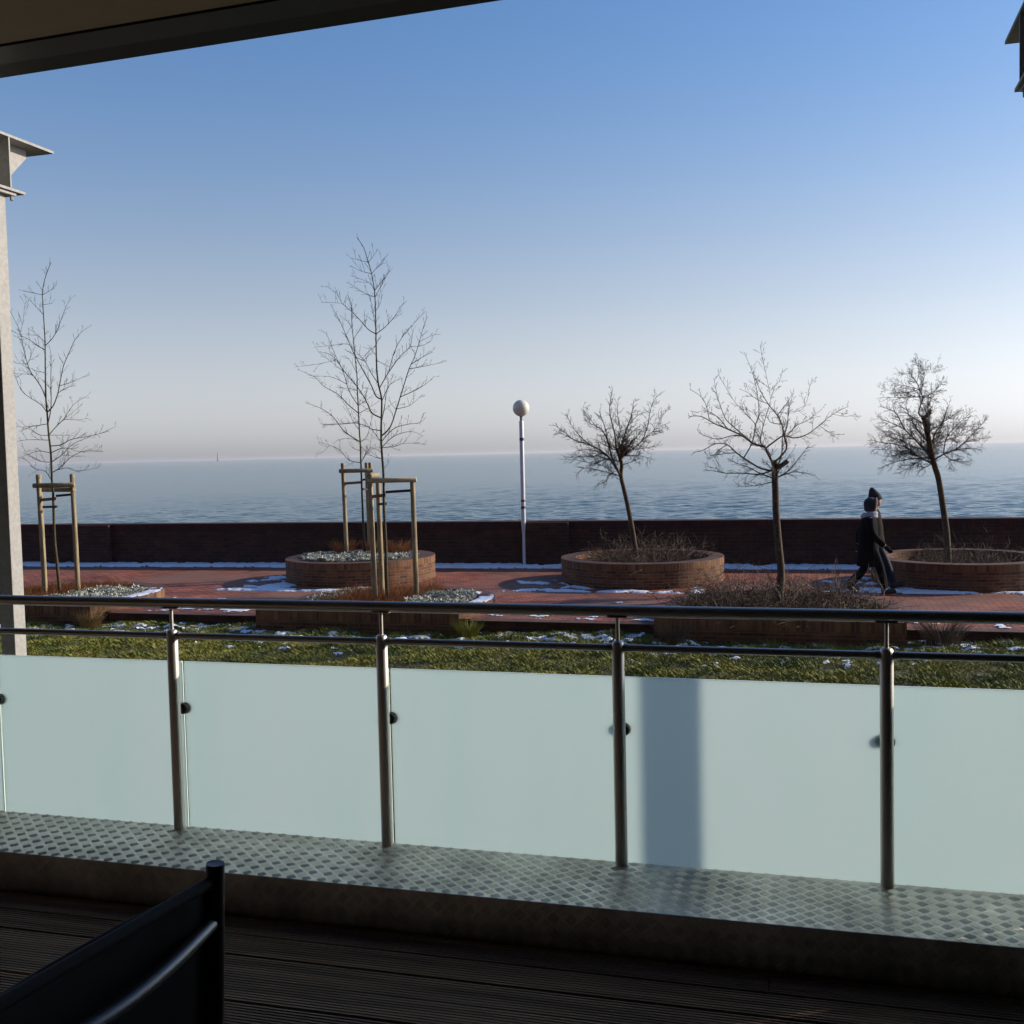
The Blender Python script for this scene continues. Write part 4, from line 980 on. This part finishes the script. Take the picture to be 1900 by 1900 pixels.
def walker(name, loc, rz, sc, label, jacket, legs_mat, hatfn, seed, arms, hem, scarf, hoodm, gloves=True, jl=.50, belly=0.0):
    body = MB()
    # local: x forward, y to the person's left, z up, feet at 0
    body.ball((.0, 0, 1.545), .098, .078, .118, 18, 14)                       # skull
    body.ball((.035, 0, 1.50), .066, .058, .075, 14, 10)                      # jaw and face
    body.tube([(.088, 0, 1.545), (.112, 0, 1.515), (.100, 0, 1.503)], [.009, .014, .010], 8)   # nose
    body.tube([(.090, -.022, 1.478), (.096, 0, 1.476), (.090, .022, 1.478)], [.005, .008, .005], 6)  # lips
    for s in (-1, 1):
        body.ball((.078, s * .030, 1.553), .016, .016, .012, 8, 6); body.ball((.0, s * .080, 1.520), .022, .010, .030, 8, 6)
    limb(body, [(-.03, 0, 1.34), (-.01, 0, 1.46)], [.058, .054])
    body.loft([((-.03, 0, .85), .10, .15), ((-.03, 0, 1.0), .095, .14), ((-.035, 0, 1.2), .115, .17), ((-.03, 0, 1.33), .10, .19), ((-.03, 0, 1.40), .05, .09)], 16)
    fr, rr = arms['front_leg'], arms['rear_leg']
    for L in (fr, rr): limb(body, L, [.078, .052, .036])
    for s, A_ in ((1, arms['left']), (-1, arms['right'])):
        limb(body, [(-.03, s * .15, 1.35)] + A_, [.045, .040, .030])
        d = Vector(A_[-1]) - Vector(A_[-2]); hand(body, A_[-1], d, (0, s, 0))
    for foot, toe in ((arms['front_foot'], arms['front_toe']), (arms['rear_foot'], arms['rear_toe'])):
        limb(body, [foot, toe], [.036, .030])
    o = body.build(name, M['skin']); remesh(o, .010, 3)
    o.location = loc; o.rotation_euler = (0, 0, rz); o.scale = (sc, sc, sc); tag(o, label, 'person', 'two people walking along the promenade')
    def part(mb, nm, mt, vox=.012, it=4, rm=True):
        p = bpy.data.objects.new; q = mb.build(nm, mt); q.parent = o
        if rm: remesh(q, vox, it)
        return q
    c = MB()
    c.loft([((-.05, 0, hem), .20 + belly, .22), ((-.055, 0, hem + .2), .185 + belly, .22), ((-.05, 0, .95), .17 + belly, .21), ((-.05, 0, 1.1), .165 + belly * .8, .215),
            ((-.04, 0, 1.25), .145, .225), ((-.035, 0, 1.34), .12, .205), ((-.03, 0, 1.41), .075, .11)], 22)
    for s, A_ in ((1, arms['left']), (-1, arms['right'])):
        e_ = Vector(A_[-2]) + (Vector(A_[-1]) - Vector(A_[-2])) * .93
        limb(c, [(-.035, s * .165, 1.335), A_[0], tuple(e_)], [.075, .064, .052])
    part(c, 'coat' if hem < .6 else 'jacket', jacket, .013)
    for L, nm in ((fr, 0), (rr, 1)):
        c = MB(); e_ = Vector(L[-2]) + (Vector(L[-1]) - Vector(L[-2])) * .97
        limb(c, [L[0], L[1], tuple(e_)], [.098, .076, .062]); part(c, 'trouser_leg', legs_mat, .012)
    for foot, toe in ((arms['front_foot'], arms['front_toe']), (arms['rear_foot'], arms['rear_toe'])):
        f_ = Vector(foot); t_ = Vector(toe); d = (t_ - f_).normalized(); c = MB()
        limb(c, [tuple(f_ - d * .055 + Vector((0, 0, .0))), tuple(f_ + d * .05), tuple(t_), tuple(t_ + d * .045)], [.042, .048, .044, .030])
        limb(c, [tuple(f_ + Vector((-.01, 0, .07))), tuple(f_)], [.045, .045]); part(c, 'shoe', M['shoe'], .010, 3)
    if gloves:
        for s, A_ in ((1, arms['left']), (-1, arms['right'])):
            g = MB(); d = Vector(A_[-1]) - Vector(A_[-2]); hand(g, A_[-1], d, (0, s, 0), .088)
            g.v = [tuple(Vector(A_[-1]) + (Vector(v) - Vector(A_[-1])) * 1.12) for v in g.v]; part(g, 'glove', M['coat'], .007, 2)
    for mb, nm, mt in hatfn(): part(mb, nm, mt, .010, 4)
    if scarf:
        c = MB(); ring = [(-.02 + .10 * math.cos(a), .105 * math.sin(a), 1.405 + .015 * math.cos(a)) for a in [TAU * k / 16 for k in range(17)]]
        c.tube(ring, .038, 10); ring = [(-.03 + .115 * math.cos(a), .125 * math.sin(a), 1.365) for a in [TAU * k / 16 for k in range(17)]]; c.tube(ring, .035, 10)
        part(c, 'scarf', M['scarf'], .010)
    return o
def hat1():
    a = MB(); a.ball((-.005, 0, 1.58), .122, .105, .118, 18, 12); a.loft([((-.015, 0, 1.46), .10, .095), ((-.01, 0, 1.58), .115, .10)], 16)
    c = MB(); ring = [(.075 + .012 * math.cos(t), .088 * math.sin(t), 1.57 + .105 * math.cos(t)) for t in [math.pi * (-.75 + 1.5 * k / 14) for k in range(15)]]; c.tube(ring, .018, 8)
    return ((a, 'hood', M['hat']), (c, 'hood_trim', M['hood']))
def hat2():
    a = MB(); a.loft([((.005, 0, 1.555), .112, .094), ((.005, 0, 1.60), .112, .094), ((-.012, 0, 1.66), .092, .080), ((-.035, 0, 1.715), .058, .055), ((-.05, 0, 1.76), .022, .022)], 18)
    a.tube([(.115 * math.cos(t), .098 * math.sin(t), 1.572) for t in [TAU * k / 16 for k in range(17)]], .016, 8)
    return ((a, 'beanie', M['hat']),)
W1 = on_z(1617, 1103, 0); W2 = on_z(1622, 1099, 0)
pose1 = dict(front_leg=[(-.02, -.09, .86), (.13, -.09, .50), (.21, -.09, .10)], rear_leg=[(-.06, .09, .86), (-.10, .09, .47), (-.36, .09, .15)],
             front_foot=(.21, -.09, .055), front_toe=(.36, -.09, .075), rear_foot=(-.37, .09, .13), rear_toe=(-.28, .09, .045),
             left=[(-.16, .22, 1.10), (-.20, .20, .86)], right=[(.0, -.24, 1.08), (.21, -.22, .86)])
pose2 = dict(front_leg=[(-.02, .09, .86), (.17, .09, .50), (.30, .09, .12)], rear_leg=[(-.06, -.09, .86), (-.12, -.09, .48), (-.38, -.09, .18)],
             front_foot=(.30, .09, .07), front_toe=(.45, .09, .11), rear_foot=(-.40, -.09, .15), rear_toe=(-.31, -.09, .05),
             left=[(-.12, .24, 1.08), (-.06, .22, .84)], right=[(-.12, -.23, 1.08), (-.15, -.21, .84)])
walker('person', (W1.x, W1.y, 0), R(2), 1.0, 'person in a long black coat, dark hood and grey scarf, walking in front', M['coat'], M['dark_trousers'], hat1, 1, pose1, .50, True, None)
walker('person', (W2.x + .03, W2.y + .24, 0), R(2), 1.05, 'person in a pointed dark beanie, tan jacket and jeans, half hidden by a black coat', M['tan'], M['jeans'], hat2, 2, pose2, .72, False, None, gloves=False, belly=.02)

# ------------------------------------------------------------------ sea haze
b = MB(); b.box(-42000, 42000, -70, 41000, -4.2, 22.0)
hz = bpy.data.materials.new('haze_air'); hz.use_nodes = True; t = hz.node_tree; t.nodes.remove(t.nodes['Principled BSDF'])
pv = t.nodes.new('ShaderNodeVolumePrincipled'); pv.inputs['Color'].default_value = (.90, .90, .92, 1); pv.inputs['Density'].default_value = 0.00012; pv.inputs['Anisotropy'].default_value = .3
t.links.new(pv.outputs[0], t.nodes['Material Output'].inputs['Volume'])
b.build('haze', hz)['kind'] = 'stuff'
